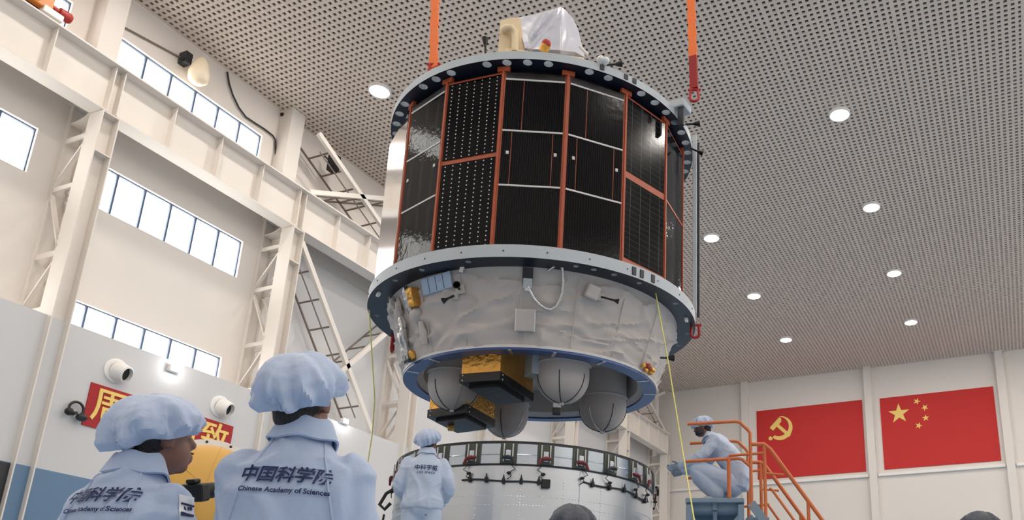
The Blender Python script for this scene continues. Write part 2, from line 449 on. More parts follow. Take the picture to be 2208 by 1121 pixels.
star((ox+5*u, oz-5*u), 3*u, 0)
for (i, k) in ((10, 2), (12, 4), (12, 7), (10, 9)):
    c = (ox+i*u, oz-k*u); a = math.atan2((oz-5*u)-c[1], (ox+5*u)-c[0]); star(c, u, a-PI/2)
# sickle and hammer, centre of the emblem
_c = atY((1683, 923), YFL); ec = (_c.x, _c.z); er = .74
sick = []
for k in range(29): a = R(92-k*(225/28)); sick.append((er*math.cos(a), er*math.sin(a)))
for k in range(28, -1, -1):
    a = R(92-k*(225/28)); th = .03+.24*math.sin(PI*.78*k/28); rr = er-th; sick.append((rr*math.cos(a), rr*math.sin(a)))
Mr = Mfl(ec)
MB().prism(sick, .02, Mr).build('sickle', m_yel, f1)
MB().prism([(-.06, -.10), (.10, -.12), (.18, 0), (.10, .12), (-.06, .10)], .026, Mr @ Matrix.Translation((-.60, -.55, 0)) @ Matrix.Rotation(R(225), 4, 'Z')).build('sickle_handle', m_yel, f1)
Mh = Mr @ Matrix.Translation((-.26, .28, 0)) @ Matrix.Rotation(R(-45), 4, 'Z')
MB().prism([(.05, -.10), (1.16, -.10), (1.16, .10), (.05, .10)], .024, Mh).build('hammer_handle', m_yel, f1)
MB().prism([(-.15, -.42), (.14, -.42), (.14, .30), (.02, .44), (-.15, .44)], .022, Mh).build('hammer_head', m_yel, f1)

# ------------------------------------------------------------------ wall fittings
for i, p in enumerate(((250, 800), (474, 877))):
    c = atX(p, XL)
    t = thing('jet_nozzle', ('white round ventilation nozzle above the first banner character', 'white round ventilation nozzle above the last banner character')[i], 'vent', c, 'ventilation nozzles above the banner')
    MX = Matrix.Translation(c) @ Matrix.Rotation(R(90), 4, 'Y')
    MB().lathe([(.10, 0), (.30, 0), (.30, .03), (.25, .05), (.10, .05)], 28, mtx=MX.to_3x3(), c=c, closed=True).build('flange', m_white, t, True)
    MT = (Matrix.Rotation(R(90), 4, 'Y') @ Matrix.Rotation(R(-22), 4, 'X') @ Matrix.Rotation(R(18), 4, 'Y')).to_3x3()
    MB().lathe([(.22, .01), (.24, .12), (.20, .30), (.165, .32), (.165, .2), (.165, .0)], 28, mtx=MT, c=c).build('nozzle', m_white, t, True)
    MB().lathe([(.0005, .19), (.166, .19), (.166, .22), (.0005, .22)], 24, mtx=MT, c=c, closed=True).build('throat', m_black, t)
c = atX((157, 887), XL)
t = thing('wall_camera', 'small black dome camera with a looped bracket beside the red banner', 'camera', c)
MB().tube([c+Vector((.10, .16*math.cos(a), .05+.16*math.sin(a))) for a in [R(-40+i*22) for i in range(13)]], .03, 8).build('bracket', m_dark, t, True)
MB().tube([c+Vector((0, 0, -.05)), c+Vector((.14, 0, -.05))], .04, 8).build('arm', m_dark, t)
MB().ell(c+Vector((.14, -.16, -.06)), (.09, .09, .09)).build('dome', m_black, t, True); MB().ell(c+Vector((.14, .13, -.12)), (.1, .12, .09)).build('lamp_head', m_dark, t, True)
m_flood = emis('flood_lens', (255, 250, 240), 25)
for p in ((372, 800), (742, 911)):
    c = atX(p, XL+.06); c.z = lwz if p[0] > 500 else c.z
    t = thing('wall_floodlight', 'small bright floodlight between the two round ventilation nozzles' if p[0] < 500 else 'small bright floodlight on the lower wall at the foot of the tall brace', 'light', c, 'floodlights on the lower wall')
    MB().bevbox(c+Vector((-.06, -.12, -.02)), c+Vector((.08, .12, .14)), .015).build('housing', m_white, t)
    MB().bevbox(c+Vector((.08, -.09, .0)), c+Vector((.095, .09, .12)), .004).build('lens', m_flood, t)
    pl_ = bpy.data.lights.new('flood', 'POINT'); pl_.energy = 7; pl_.shadow_soft_size = .06; po_ = bpy.data.objects.new('lamp', pl_); COL.objects.link(po_); po_.parent = t; po_.location = (.22, 0, .06)
# hall lamp with bell glass beside the top windows, conduit, hanging cable
c = atX((404, 130), XW+.25)
t = thing('high_bay_lamp', 'black bracketed high bay lamp with a pale bell glass near the ceiling', 'light', c)
MB().box(c+Vector((-.25, -.1, -.1)), c+Vector((.05, .1, .25))).build('bracket', m_dark, t)
MB().tube([c+Vector((.0, -.25, -.2)), c+Vector((0, .0, .1)), c+Vector((0, .12, .2))], .03, 6).build('yoke', m_dark, t)
bg = mat('bell_glass', (246, 232, 205), .35, var=.03)
MB().lathe([(.0005, .1), (.10, .1), (.2, -.05), (.28, -.4), (.26, -.62), (.16, -.72), (.0005, -.74)], 24, c=c+Vector((.2, .28, .1))).build('bell', bg, t, True)
MB().tube([atX((270, 60), XW+.05), atX((400, 130), XW+.05)], .025, 6).build('conduit', m_thin, t)
pts = [atX(p, XW+.06) for p in ((490, 155), (494, 180), (502, 205), (515, 232), (530, 252), (548, 264), (570, 278), (588, 292), (594, 302), (594, 335), (592, 355))]
tag(MB().tube(pts, .028, 6).build('hanging_cable', m_dark, None, True), 'dark cable hanging down from the ceiling beside the top window row', 'cable')
c = atX((610, 248), XW+.08)
t = thing('ceiling_camera', 'tiny black camera on the wall below the ceiling corner', 'camera', c)
MB().ell(c, (.07, .09, .07)).build('housing', m_black, t); MB().box(c+Vector((-.1, -.02, -.02)), c+Vector((0, .02, .03))).build('mount', m_black, t)
c = atX((722, 352), XI-.5)
t = thing('wall_loudspeaker', 'black loudspeaker hung inside the upper cross brace', 'speaker', c)
MB().bevbox(c+Vector((-.2, -.15, -.3)), c+Vector((.1, .15, .3)), .03).build('cabinet', m_black, t); MB().bar(c+Vector((-.1, 0, 0)), c+Vector((-.5, 0, .4)), .05, .05).build('mount', m_dark, t)

# ------------------------------------------------------------------ overhead crane carriage on the rail (top left)
m_or = mat('crane_orange', (232, 140, 60), .45, var=.06); m_rd = mat('buffer_red', (170, 45, 40), .5, var=.06); m_bl = mat('motor_blue_grey', (70, 84, 100), .45, var=.08)
cz = BZ1+.09; xr = XI-.26
t = thing('crane_carriage', 'orange overhead crane carriage with red buffer standing on the runway rail', 'crane', (xr, 8.0, cz))
MB().bevbox((xr-.22, 6.6, cz+.12), (xr+.22, 9.0, cz+.62), .03).build('end_beam', m_or, t)
MB().bevbox((xr-.2, 8.0, cz+.62), (xr+.2, 8.8, cz+.95), .03).build('gear_housing', m_or, t)
for y in (7.0, 8.72):
    MX = Matrix.Rotation(R(90), 4, 'Y').to_3x3(); MB().lathe([(.0005, -.06), (.2, -.06), (.2, .06), (.0005, .06)], 24, mtx=MX, c=(xr, y, cz+.2)).build('wheel', m_dark, t, True)
MX = Matrix.Rotation(R(90), 4, 'Y').to_3x3()
MB().lathe([(.0005, 0), (.15, 0), (.19, .05), (.19, .3), (.16, .34), (.12, .34), (.11, .3), (.0005, .3)], 28, mtx=MX, c=(xr+.22, 8.62, cz+.42)).build('motor', m_bl, t, True)
MX = Matrix.Rotation(R(-90), 4, 'X').to_3x3()
MB().lathe([(.0005, 0), (.07, 0), (.07, .2), (.12, .22), (.13, .45), (.10, .5), (.0005, .5)], 20, mtx=MX, c=(xr, 9.0, cz+.4)).build('buffer', m_rd, t, True)
MB().bevbox((xr+.05, 8.8, cz+.02), (xr+.24, 9.25, cz+.2), .02).build('rail_sweeper', m_white, t)

# ================================================================== SPACECRAFT
PIV = Vector((-5.923, 9.323, 6.)); AX = Vector((.014, -.035, 1)).normalized()
_h = Vector((-PIV.x, -PIV.y, 0)); E1 = (_h-AX*_h.dot(AX)).normalized(); E2 = AX.cross(E1)
ZB = 4.0
SCM = Matrix.Identity(4)
for i, v in enumerate((E1, E2, AX)):
    for j in range(3): SCM[j][i] = v[j]
SCM.translation = PIV+AX*(ZB-6)
SCI = SCM.inverted()
_o = SCI @ CAMP
def lray(p): return (SCI.to_3x3() @ ray(p))
def oncyl(p, r):
    d = lray(p); A = d.x**2+d.y**2; B = _o.x*d.x+_o.y*d.y; C = _o.x**2+_o.y**2-r*r
    t = (-B-math.sqrt(max(0, B*B-A*C)))/A; return _o+d*t
def conr(z): return 1.70+(z-.56)/(1.473-.56)*.29
def oncone(p):
    r = 1.9
    for _ in range(25): q = oncyl(p, r); r = conr(q.z)
    return q
def onz(p, z): d = lray(p); return _o+d*((z-_o.z)/d.z)
def pol(r, deg, z): return Vector((r*math.cos(R(deg)), r*math.sin(R(deg)), z))
craft = thing('spacecraft', 'large drum-shaped spacecraft with black solar panels hanging from orange slings', 'spacecraft', mtx=SCM)
WINV[craft.name] = Matrix.Identity(4)        # its parts are given in its own frame
m_ring = mat('ring_paint', (178, 186, 192), .45, var=.04, scale=2)
m_navy = mat('ring_underside', (24, 30, 42), .4, var=.12, scale=4)  # navy; on the ring undersides it stands in for shade
m_kap = mat('kapton_edge', (166, 76, 44), .4, var=.14, scale=9)
m_gold = mat('gold_foil', (224, 168, 84), .3, metal=.85, var=.25, scale=9, bump=.9, bscale=16)
m_blank = mat('grey_blanket', (188, 180, 175), .62, var=.04, scale=2, bump=.25, bscale=9, sheen=.2)
m_silver = mat('silver_foil', (205, 205, 205), .22, metal=.9, var=.1, bump=.5, bscale=18)
m_mirror = mat('mirror_panel', (226, 222, 222), .07, metal=1., var=.03)
m_blk = mat('black_coating', (16, 16, 18), .4, var=.2, scale=8, bump=.3, bscale=14)
m_lowring = mat('blue_ring', (52, 80, 130), .28, metal=.35, var=.1, scale=3)
m_wline = mat('panel_strip', (205, 202, 200), .5, var=.05)
m_cream = mat('cream_foam', (226, 206, 172), .7, var=.05)
m_film = mat('protective_film', (196, 198, 210), .32, var=.05, scale=2, bump=.15, bscale=5)
# --- rings with real holes
def ring_with_holes(name, r0, r1, z0, z1, holes, rh, m):
    base = MB().lathe([(r0, z0), (r1, z0), (r1, z1), (r0, z1)], 128, closed=True)
    o = base.build(name+'_tmp', None); cut = MB()
    for rr, a in holes:
        c = pol(rr, a, 0); cut.lathe([(.0005, z0-.05), (rh, z0-.05), (rh, z1+.05), (.0005, z1+.05)], 14, c=c)
    # cutters need closed ends: use solid prisms instead
    cut = MB()
    for rr, a in holes:
        c = pol(rr, a, z0-.05); cut.prism([(c.x+rh*math.cos(2*PI*k/14), c.y+rh*math.sin(2*PI*k/14)) for k in range(14)], z1-z0+.1, Matrix.Translation((0, 0, z0-.05)))
    co = cut.build('cut_tmp', None)
    md = o.modifiers.new('b', 'BOOLEAN'); md.operation = 'DIFFERENCE'; md.object = co; md.solver = 'EXACT'
    me = bpy.data.meshes.new_from_object(o.evaluated_get(bpy.context.evaluated_depsgraph_get()))
    bpy.data.objects.remove(o); bpy.data.objects.remove(co)
    me.materials.clear(); return link(name, me, m, craft)
def shade_underside(o, m2):
    """the rim keeps the first colour, faces looking down take the second (shade under the ring, put into the colour)"""
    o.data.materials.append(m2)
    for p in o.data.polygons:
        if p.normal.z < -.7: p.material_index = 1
skip = {1, 4, -4, -8}
hol = [(2.125, -.75+7.0*k) for k in range(-25, 26) if k not in skip]
tp = ring_with_holes('top_plate', 1.80, 2.196, 4.174, 4.285, hol, .058, m_ring); shade_underside(tp, m_navy)
fl = ring_with_holes('lower_flange', 1.86, 2.244, 1.473, 1.63, [(2.15, a) for a in (-68, -54, -40, -22.5, 11.3, 17.2, 24.4, 34.5, 55.6, 70.3, 86, 100, -90)], .035, m_ring); shade_underside(fl, m_navy)
for k in range(56):
    a = k*360/56+2
    if abs((a+180) % 360-180) < 110 and k % 2 == 0:
        MB().bevbox((-.007, -.007, -.007), (.007, .007, .007), .002, Matrix.Translation(pol(2.246, a, 1.55))).build('rim_bolt', m_dark, craft)
# notches on the rims
for r, z0, z1, angs in ((2.198, 4.2, 4.27, (17, 26, 29.5)), (2.246, 1.50, 1.60, (30.2, 33.3, 38.2))):
    for a in angs: MB().box((-.012, -.028, z0), (.02, .028, z1), Matrix.Rotation(R(a), 4, 'Z') @ Matrix.Translation((r-.01, 0, 0))).build('rim_notch', m_dark, craft)
MB().lathe([(1.95, 4.10), (1.95, 4.174), (1.2, 4.174), (1.2, 4.10)], 64, closed=True).build('top_deck', m_navy, craft)
# --- drum: sixteen facets
RP = 2.06; A0 = 6.3
core = MB(); n = 16
core.add([pol(RP-.03, A0+22.5*k, 1.6) for k in range(n)]+[pol(RP-.03, A0+22.5*k, 4.12) for k in range(n)], [tuple(range(n-1, -1, -1)), tuple(range(n, 2*n))]+[(k, (k+1) % n, n+(k+1) % n, n+k) for k in range(n)])
core.build('drum_core', m_blk, craft)
cm_line = cellmat('cells_lined', 26, 1, 'lines'); cm_dot = cellmat('cells_dotted', 7, 20, 'dots', line=(190, 190, 190)); cm_grid = cellmat('cells_grid', 4, 14, 'grid', base=(9, 10, 12), line=(70, 76, 78), wav=.02)
cm_dot2 = cellmat('cells_fine', 22, 40, 'dots', line=(60, 58, 55)); cm_mir = cellmat('cells_mirror', 3, 1, 'lines', rough=.02, wav=.06, spec=.5, ior=1.22); cm_str = cellmat('cells_striped', 30, 1, 'lines', rough=.06, wav=.12, spec=.5, ior=1.3)
def facet_M(k):
    """frame of facet k: x along the chord, y up, z outward"""
    a, b = pol(RP, A0+22.5*k, 0), pol(RP, A0+22.5*(k+1), 0); x = (b-a).normalized(); z = Vector((0, 0, 1)); nrm = x.cross(z)
    M = Matrix.Identity(4)
    for j in range(3): M[j][0] = x[j]; M[j][1] = z[j]; M[j][2] = nrm[j]
    M.translation = (a+b)/2; return M
FW = 2*RP*math.sin(R(11.25))
def sheet(parent, M, x0, x1, y0, y1, m, name='cell_sheet', t=.006):
    mb = MB().box((x0, y0, 0), (x1, y1, t), M); me = mb.mesh(name)
    uv = me.uv_layers.new(name='UVMap'); Mi = M.inverted()
    for l in me.loops:
        q = Mi @ me.vertices[l.vertex_index].co; uv.data[l.index].uv = ((q.x-x0)/(x1-x0), (q.y-y0)/(y1-y0))
    return link(name, me, m, parent)
def panel(k, kind):
    M = facet_M(k); w = FW/2-.004
    p = MB().box((-w, 1.64, -.03), (w, 4.09, .0), M).build('solar_panel', m_kap if kind != 'mirror' else m_mirror, craft)
    if kind == 'mirror': return p
    e = .03; zt = 4.085
    def strip(y, h, m, x0=-w+.01, x1=w-.01): MB().box((x0, y-h/2, .0), (x1, y+h/2, .012), M).build('divider', m, p)
    def con(x, y): MB().bevbox((x-.018, y-.022, .006), (x+.018, y+.022, .02), .004, M).build('connector', m_wline, p)
    if kind in ('three', 'threeB', 'threeA'):
        ms = {'three': (cm_line,)*3, 'threeB': (cm_dot2, cm_line, cm_line), 'threeA': (cm_mir,)*3}[kind]
        ys = [1.72, 2.51, 3.26, 3.99]
        for i in range(3): sheet(p, M, -w+e, w-e, ys[i]+.012, ys[i+1]-.012, ms[i])
        for y in ys[1:]: strip(y, .022, m_wline, -w+e, w-e)
        sheet(p, M, -w+e, w-e, 4.0, 4.085, m_blk, 'head_strip')
        for x in (-.29, .29): con(x, 2.95)
        for (x, i) in () if kind == 'threeA' else ((-.14, 2), (-.25, 1), (.25, 1)): MB().box((x-.003, ys[i]+.02, .006), (x+.003, ys[i+1]-.02, .009), M).build('seam', m_kap, p)
    elif kind in ('dots', 'grid', 'stripe'):
        ms = {'dots': cm_dot, 'grid': cm_grid, 'stripe': cm_str}[kind]
        ys = [1.70 if kind == 'dots' else 1.80, 2.90, 2.96 if kind != 'grid' else 3.0, 4.06]
        sheet(p, M, -w+e*.8, w-e*.8, ys[0], ys[1], ms); sheet(p, M, -w+e*.8, w-e*.8, ys[2], ys[3], ms)
        if kind == 'stripe': strip(2.93, .03, m_kap)
    return p
kinds = {-4: 'mirror', -3: 'threeA', -2: 'dots', -1: 'three', 0: 'threeB', 1: 'grid', 2: 'stripe', 3: 'mirror'}
for k in range(-8, 8): panel(k, kinds.get(k, 'dots' if k % 2 else 'three'))
# corner posts between the facets with their foot and head brackets
for k in range(-3, 4):
    c = pol(RP+.012, A0+22.5*k, 0); M = Matrix.Translation(c) @ Matrix.Rotation(R(A0+22.5*k), 4, 'Z')
    MB().bevbox((-.03, -.015, 1.635), (.006, .015, 4.11), .005, M).build('corner_post', m_kap, craft)
    MB().box((-.04, -.08, 4.095), (.004, .08, 4.16), M).build('post_bracket', m_kap, craft)
# mirror shield standing off the left side
a_, b_ = pol(2.075, -61.5, 0), pol(2.19, -86, 0); t_ = (b_-a_).normalized(); n_ = Vector((t_.y, -t_.x, 0))*.012
if n_.dot(a_) < 0: n_ = -n_
MB().add([v+Vector((0, 0, z)) for z in (1.64, 4.02) for v in (a_-n_, b_-n_, b_+n_, a_+n_)], [(0,1,2,3),(7,6,5,4),(0,4,5,1),(1,5,6,2),(2,6,7,3),(3,7,4,0)]).build('mirror_shield', m_mirror, craft)
# --- cone wrapped in a wrinkled grey blanket
def wrink(a, z): 
    p = Vector((math.cos(a)*3, math.sin(a)*3, z*2.2))
    d = noise.noise(p*1.3)*.03 + noise.noise(Vector((p.x*2.6, p.y*2.6, p.z*4+5)))*.016
    q = noise.noise(Vector((p.x*1.1+p.z*.9, p.y*1.1-p.z*.8, p.z*1.4+9))); d += .03*(max(0, 1-abs(q)*7)-.2)
    q = noise.noise(Vector((p.x*.8-p.z*1.3, p.y*.8+p.z*.5, p.z*1.1+33))); d += .024*(max(0, 1-abs(q)*9)-.15)
    return d
NA, NZ = 320, 34; mb = MB()
for i in range(NA):
    a = 2*PI*i/NA
    for j in range(NZ+1):
        z = .565+(1.473-.565)*j/NZ; edge = min(1, min(j, NZ-j)/4); r = conr(z)-.005+wrink(a, z)*edge*1.25
        mb.v.append(Vector((r*math.cos(a), r*math.sin(a), z)))
for i in range(NA):
    i2 = (i+1) % NA
    for j in range(NZ): mb.f.append((i*(NZ+1)+j, i2*(NZ+1)+j, i2*(NZ+1)+j+1, i*(NZ+1)+j+1))
cone = mb.build('cone_blanket', m_blank, craft, True)
for a in (-28, -6, 14, 33, 52, -46):
    MB().tube([pol(conr(z)+.006, a, z) for z in (.60, .8, 1.0, 1.2, 1.40)], .006, 6).build('blanket_seam', m_blank, cone)
# --- lower ring, inner cavity
lr = MB().lathe([(1.53, .537), (1.706, .537), (1.706, .60), (1.66, .62), (1.53, .60)], 128, closed=True).build('separation_ring', m_lowring, craft, True)
MB().lathe([(1.700, .565), (1.712, .565), (1.712, .60), (1.700, .60)], 128, closed=True).build('bright_rim', m_wline, lr, True)
for a in (-70, -48, -10, 8, 30, 62, 84): MB().box((1.54, -.02, .530), (1.70, .02, .538), Matrix.Rotation(R(a), 4, 'Z')).build('polished_mark', m_silver, lr)
MB().lathe([(1.53, .56), (1.45, .62), (1.42, .95), (.0005, .95), (.0005, 1.0), (1.5, 1.0), (1.55, .6)], 96).build('cavity_lining', m_blank, craft, True)
# --- four propellant tanks hanging out of the cavity
for a in (-70, 20, 110, 200):
    c = pol(1.08, a, 0); r = .335
    prof = [(.0005, .10)]+[(r*math.sin(R(t)), .435-r*math.cos(R(t))) for t in range(8, 91, 8)]+[(r, .435), (r, .95)]
    t = MB().lathe(prof, 40, c=c).build('propellant_tank', m_blank, craft, True)
    MB().lathe([(r+.012, .56), (r+.02, .58), (r+.012, .60)], 40, c=c).build('tank_band', m_blank, t, True)
    for b in (30, 90, 150, 210, 270, 330):
        MB().tube([c+Vector(((r+.003)*math.sin(R(s_))*math.cos(R(a+b)), (r+.003)*math.sin(R(s_))*math.sin(R(a+b)), .435-(r+.003)*math.cos(R(s_)))) for s_ in range(6, 91, 7)], .0055, 6).build('tape_seam', m_silver if b in (90, 210) else m_dark, t)
    MB().bevbox((-.03, -.03, .07), (.03, .03, .115), .008, Matrix.Translation(c)).build('drain_port', m_wline, t)
# --- two gold instrument boxes with black baffles
def instrument(corn, zb, zt, bev):
    c = [Vector((x, y, 0)) for x, y in corn]
    g = MB().prism([(v.x, v.y) for v in c], zt-zb, Matrix.Translation((0, 0, zb))).build('instrument_box', m_gold, craft)
    cen = sum(c, Vector())/4; k = [cen+(v-cen)*1.05 for v in c]
    b = MB().prism([(v.x, v.y) for v in k], .11, Matrix.Translation((0, 0, zb-.055))).build('baffle', m_blk, g)
    k2 = [cen+(v-cen)*.78 for v in c]; MB().prism([(v.x, v.y) for v in k2], .05, Matrix.Translation((0, 0, zb-.10))).build('aperture_cover', m_blk, g)
    for i in range(4):
        p = c[i]*.93+c[(i+1) % 4]*.07; q = cen+(p-cen)*1.03
        for dz_ in (.03, -.03): MB().ell((q.x, q.y, zb+dz_), (.014, .014, .014), 8, 6).build('stud', m_silver, g)
    return g
instrument([(1.25, -.86), (1.46, -.396), (.62, .0), (.40, -.46)], .27, .78, .01)
i2 = instrument([(.12, -1.33), (.50, -.82), (-.22, -.50), (-.62, -1.02)], .10, .62, .01)
MB().bevbox((-.05, -.04, .05), (.05, .04, .11), .01, Matrix.Translation((-.05, -1.05, -.12))).build('foil_tab', m_gold, i2)
for (u, v, s_) in ((1.30, -.74, .05), (1.42, -.50, .06), (1.36, -.62, .045)):
    MB().ell((u, v, .56), (s_, s_, s_*.8), 12, 8).build('foil_knot', m_gold, craft, True)
MB().bevbox((-.12, -.1, .42), (.12, .1, .85), .015, Matrix.Translation((1.05, .02, 0)) @ Matrix.Rotation(R(25), 4, 'Z')).build('grey_unit', m_ring, craft)
sg = MB().bevbox((-.06, -.05, -.05), (.06, .05, .05), .01, Matrix.Translation(onz((1200, 885), .02))).build('sensor_head', m_dark, craft)
MB().tube([pol(1.08, 20, .11), onz((1200, 885), .02)], .02, 8).build('sensor_stalk', m_silver, sg)
MB().bevbox((-.035, -.05, -.03), (.035, .05, .03), .008, Matrix.Translation(onz((1200, 885), .02)+Vector((.05, 0, .05)))).build('sensor_cover', m_wline, sg)
# --- fittings on the cone
def cone_M(p, lift=0.):
    q = oncone(p); a = math.atan2(q.y, q.x); sl = math.atan2(.29, .913)
    return Matrix.Translation(q) @ Matrix.Rotation(a, 4, 'Z') @ Matrix.Rotation(sl, 4, 'Y') @ Matrix.Translation((lift, 0, 0))   # x outward, y right, z up
m_plate = mat('radiator_blue', (170, 190, 214), .3, metal=.2, var=.06)
M = cone_M((945, 611), .03)
pl = MB().bevbox((-.02, -.23, -.10), (.012, .23, .10), .01, M @ Matrix.Rotation(R(3), 4, 'X')).build('radiator_plate', m_plate, craft)
for y in (-.115, 0, .115): MB().box((.012, y-.003, -.09), (.014, y+.003, .09), M @ Matrix.Rotation(R(3), 4, 'X')).build('plate_line', m_navy, pl)
def thruster(p, dy, dz_, s_=1., stalk=.06):
    M = cone_M(p, .02); t = MB().bevbox((-.02, -.05*s_, -.05*s_), (.03, .05*s_, .05*s_), .01, M).build('thruster_pod', m_blank, craft)
    d = (Vector((.5, dy, dz_))).normalized(); a = Vector((.03, 0, 0)); b = a+d*stalk; q = d.to_track_quat('Z', 'Y').to_matrix()
    MB().tube([M @ a, M @ b], .014*s_, 8).build('thruster_stem', m_blk, t)
    MB().lathe([(.012*s_, 0), (.018*s_, .04*s_), (.04*s_, .09*s_), (.034*s_, .09*s_), (.01*s_, .03*s_)], 18, mtx=(M.to_3x3() @ q), c=M @ b).build('nozzle', m_blk, t, True)
thruster((995, 624), .2, .1, 1.15); thruster((984, 638), -.5, -.3, 1.0)
thruster((1292, 640), 1.2, -.1, .9, .14)
M = cone_M((1274, 630), .03); MB().bevbox((-.03, -.085, -.085), (.06, .085, .085), .02, M @ Matrix.Rotation(R(-12), 4, 'X')).build('covered_unit', m_blank, craft)
M = cone_M((1133, 691), .02); fp = MB().bevbox((-.03, -.11, -.13), (.045, .11, .13), .012, M).build('covered_hatch', m_blank, craft)
for y in (-.11, .11): MB().tube([M @ Vector((.046, y, -.13)), M @ Vector((.046, y, .13))], .01, 6).build('taped_edge', m_wline, fp)
M = cone_M((1138, 612), .02); cb = MB().bevbox((-.02, -.05, -.06), (.04, .05, .06), .008, M).build('cable_socket', m_ring, craft)
MB().box((.0, -.06, .06), (.02, .06, .19), M).build('socket_bracket', m_navy, cb)
MB().bevbox((.0, -.03, -.09), (.05, .03, -.05), .008, M).build('plug', m_wline, cb)
lp = [(1138, 622), (1144, 634), (1152, 648), (1163, 660), (1176, 669), (1187, 671), (1198, 664), (1207, 650), (1212, 634), (1214, 612), (1213, 592), (1211, 572)]
MB().tube([oncone(p)*1.0+Vector((.05, 0, 0)) for p in lp], .021, 10).build('foil_cable', m_silver, craft, True)
MB().tube([oncone(p)+Vector((.05, 0, 0)) for p in ((1211, 572), (1195, 578), (1180, 588))], .016, 8).build('foil_cable', m_silver, craft, True)
M = cone_M((1000, 576), .03); MB().bevbox((-.02, -.03, -.07), (.02, .03, .07), .01, M @ Matrix.Rotation(R(-20), 4, 'X')).build('clip', m_silver, craft)
# foil bundle on the left side of the cone
M = cone_M((898, 640), .05); gb = MB().bevbox((-.05, -.05, -.13), (.06, .06, .11), .012, M).build('gold_unit', m_gold, craft)
def crumple(name, p, rx, ry, rz, m, seed, lift=.04, amp=.4):
    M = cone_M(p, lift); mb = MB().ell((0, 0, 0), (rx, ry, rz), 28, 18)
    for v in mb.v:
        d = 1+amp*noise.noise(Vector((v.x, v.y, v.z))*14+Vector((seed, 0, seed)))+amp*.5*noise.noise(Vector((v.x, v.y, v.z))*35+Vector((0, seed, 0))); v *= d
    mb.v = [M @ v for v in mb.v]; return mb.build(name, m, craft, True)
crumple('silver_wrap', (884, 645), .05, .05, .19, m_silver, 1)
crumple('white_wrap', (903, 680), .07, .09, .09, m_blank, 2, amp=.2)
crumple('loose_foil', (868, 690), .06, .09, .26, m_blank, 3, amp=.55)
crumple('loose_foil', (852, 660), .05, .10, .12, m_blank, 5, amp=.6)
crumple('hanging_foil', (880, 735), .05, .07, .28, m_silver, 8, lift=.06, amp=.5)
MB().tube([oncone((908, 697))+Vector((.06, 0, 0)), oncone((914, 722))+Vector((.07, 0, 0)), oncone((918, 745))+Vector((.06, 0, 0))], [.03, .045, .035], 12).build('wrapped_rod', m_blank, craft, True)
crumple('amber_fitting', (896, 765), .05, .035, .06, m_gold, 11, amp=.35)
M = cone_M((893, 776), .05); MB().bevbox((-.04, -.07, -.015), (.06, .07, .015), .008, M).build('fitting_foot', m_dark, craft)
for (x_, y_, s_) in ((1384, 786, .03), (1394, 790, .05), (1402, 796, .035), (1388, 797, .028), (1399, 803, .03)):
    crumple('valve_cluster', (x_, y_), s_, s_, s_, m_kap if s_ > .04 else m_gold, x_, lift=.03, amp=.5)
# white studs under the lower flange, red shackles on its edge
for p in ((816, 633), (1480, 688), (1434, 742)):
    q = onz(p, 1.465); MB().bevbox((-.05, -.022, -.03), (.05, .022, .012), .008, Matrix.Translation(q) @ Matrix.Rotation(math.atan2(q.y, q.x)+PI/2, 4, 'Z')).build('white_stud', m_white, craft)
m_shk = mat('shackle_red', (168, 32, 36), .45, var=.08)
def shackle(c, Mx, s_=1., parent=None):
    pts = [Mx @ Vector((s_*.05*math.cos(R(a)), 0, s_*.05*math.sin(R(a))-.06*s_)) for a in range(200, 341, 20)]
    pts = [Mx @ Vector((-.04*s_, 0, .04*s_))]+pts+[Mx @ Vector((.04*s_, 0, .04*s_))]
    o = MB().tube([c+p for p in pts], .016*s_, 8).build('shackle', m_shk, parent, True)
    MB().tube([c+Mx @ Vector((-.07*s_, 0, .04*s_)), c+Mx @ Vector((.07*s_, 0, .04*s_))], .016*s_, 8).build('shackle_pin', m_shk, o); return o
shackle(pol(2.24, 78, 1.44), Matrix.Rotation(R(78), 3, 'Z'), 1.25, craft)
shackle(pol(2.20, -112, 1.40), Matrix.Identity(3), 1.4, craft)
# upright guide post on the right edge from flange to top plate, with its top bracket
MB().bevbox((-.03, -.035, 1.63), (.03, .035, 4.45), .008, Matrix.Rotation(R(76), 4, 'Z') @ Matrix.Translation((2.232, 0, 0))).build('guide_post', m_ring, craft)
MB().tube([pol(2.285, 79, 1.62), pol(2.285, 79, 4.4)], .022, 8).build('guide_rod', m_dark, craft)
bk = MB().bevbox((-.22, -.13, 4.285), (.16, .13, 4.40), .015, Matrix.Rotation(R(54), 4, 'Z') @ Matrix.Translation((2.18, 0, 0))).build('lifting_lug', m_ring, craft)
MB().bevbox((.05, -.10, 4.0), (.14, -.05, 4.33), .01, Matrix.Rotation(R(54), 4, 'Z') @ Matrix.Translation((2.18, 0, 0))).build('lug_plate', m_dark, bk)
bk = MB().bevbox((-.2, -.11, 4.285), (.0, .11, 4.36), .015, Matrix.Rotation(R(-46), 4, 'Z') @ Matrix.Translation((2.14, 0, 0))).build('lifting_lug', m_ring, craft)
# small black horns on the rims
def horn(p, r, z, d, L=.22, s_=1.):
    q = oncyl(p, r) if z is None else onz(p, z); d = Vector(d).normalized(); Q = d.to_track_quat('Z', 'Y').to_matrix()
    MB().lathe([(.0005, 0), (.014*s_, 0), (.014*s_, L*.55), (.022*s_, L*.6), (.045*s_, L), (.0005, L)], 14, mtx=Q, c=q).build('horn_antenna', m_blk, craft, True)
horn((1047, 118), 2.15, None, (0, -.1, 1), .24)
horn((1308, 140), 2.15, None, (.1, 1, .15), .2)
horn((1478, 268), 2.2, None, (.1, 1, .12), .2); horn((1490, 320), 2.2, None, (.2, 1, -.5), .2)
horn((1424, 771), 1.99, None, (-.2, 1, .1), .18)
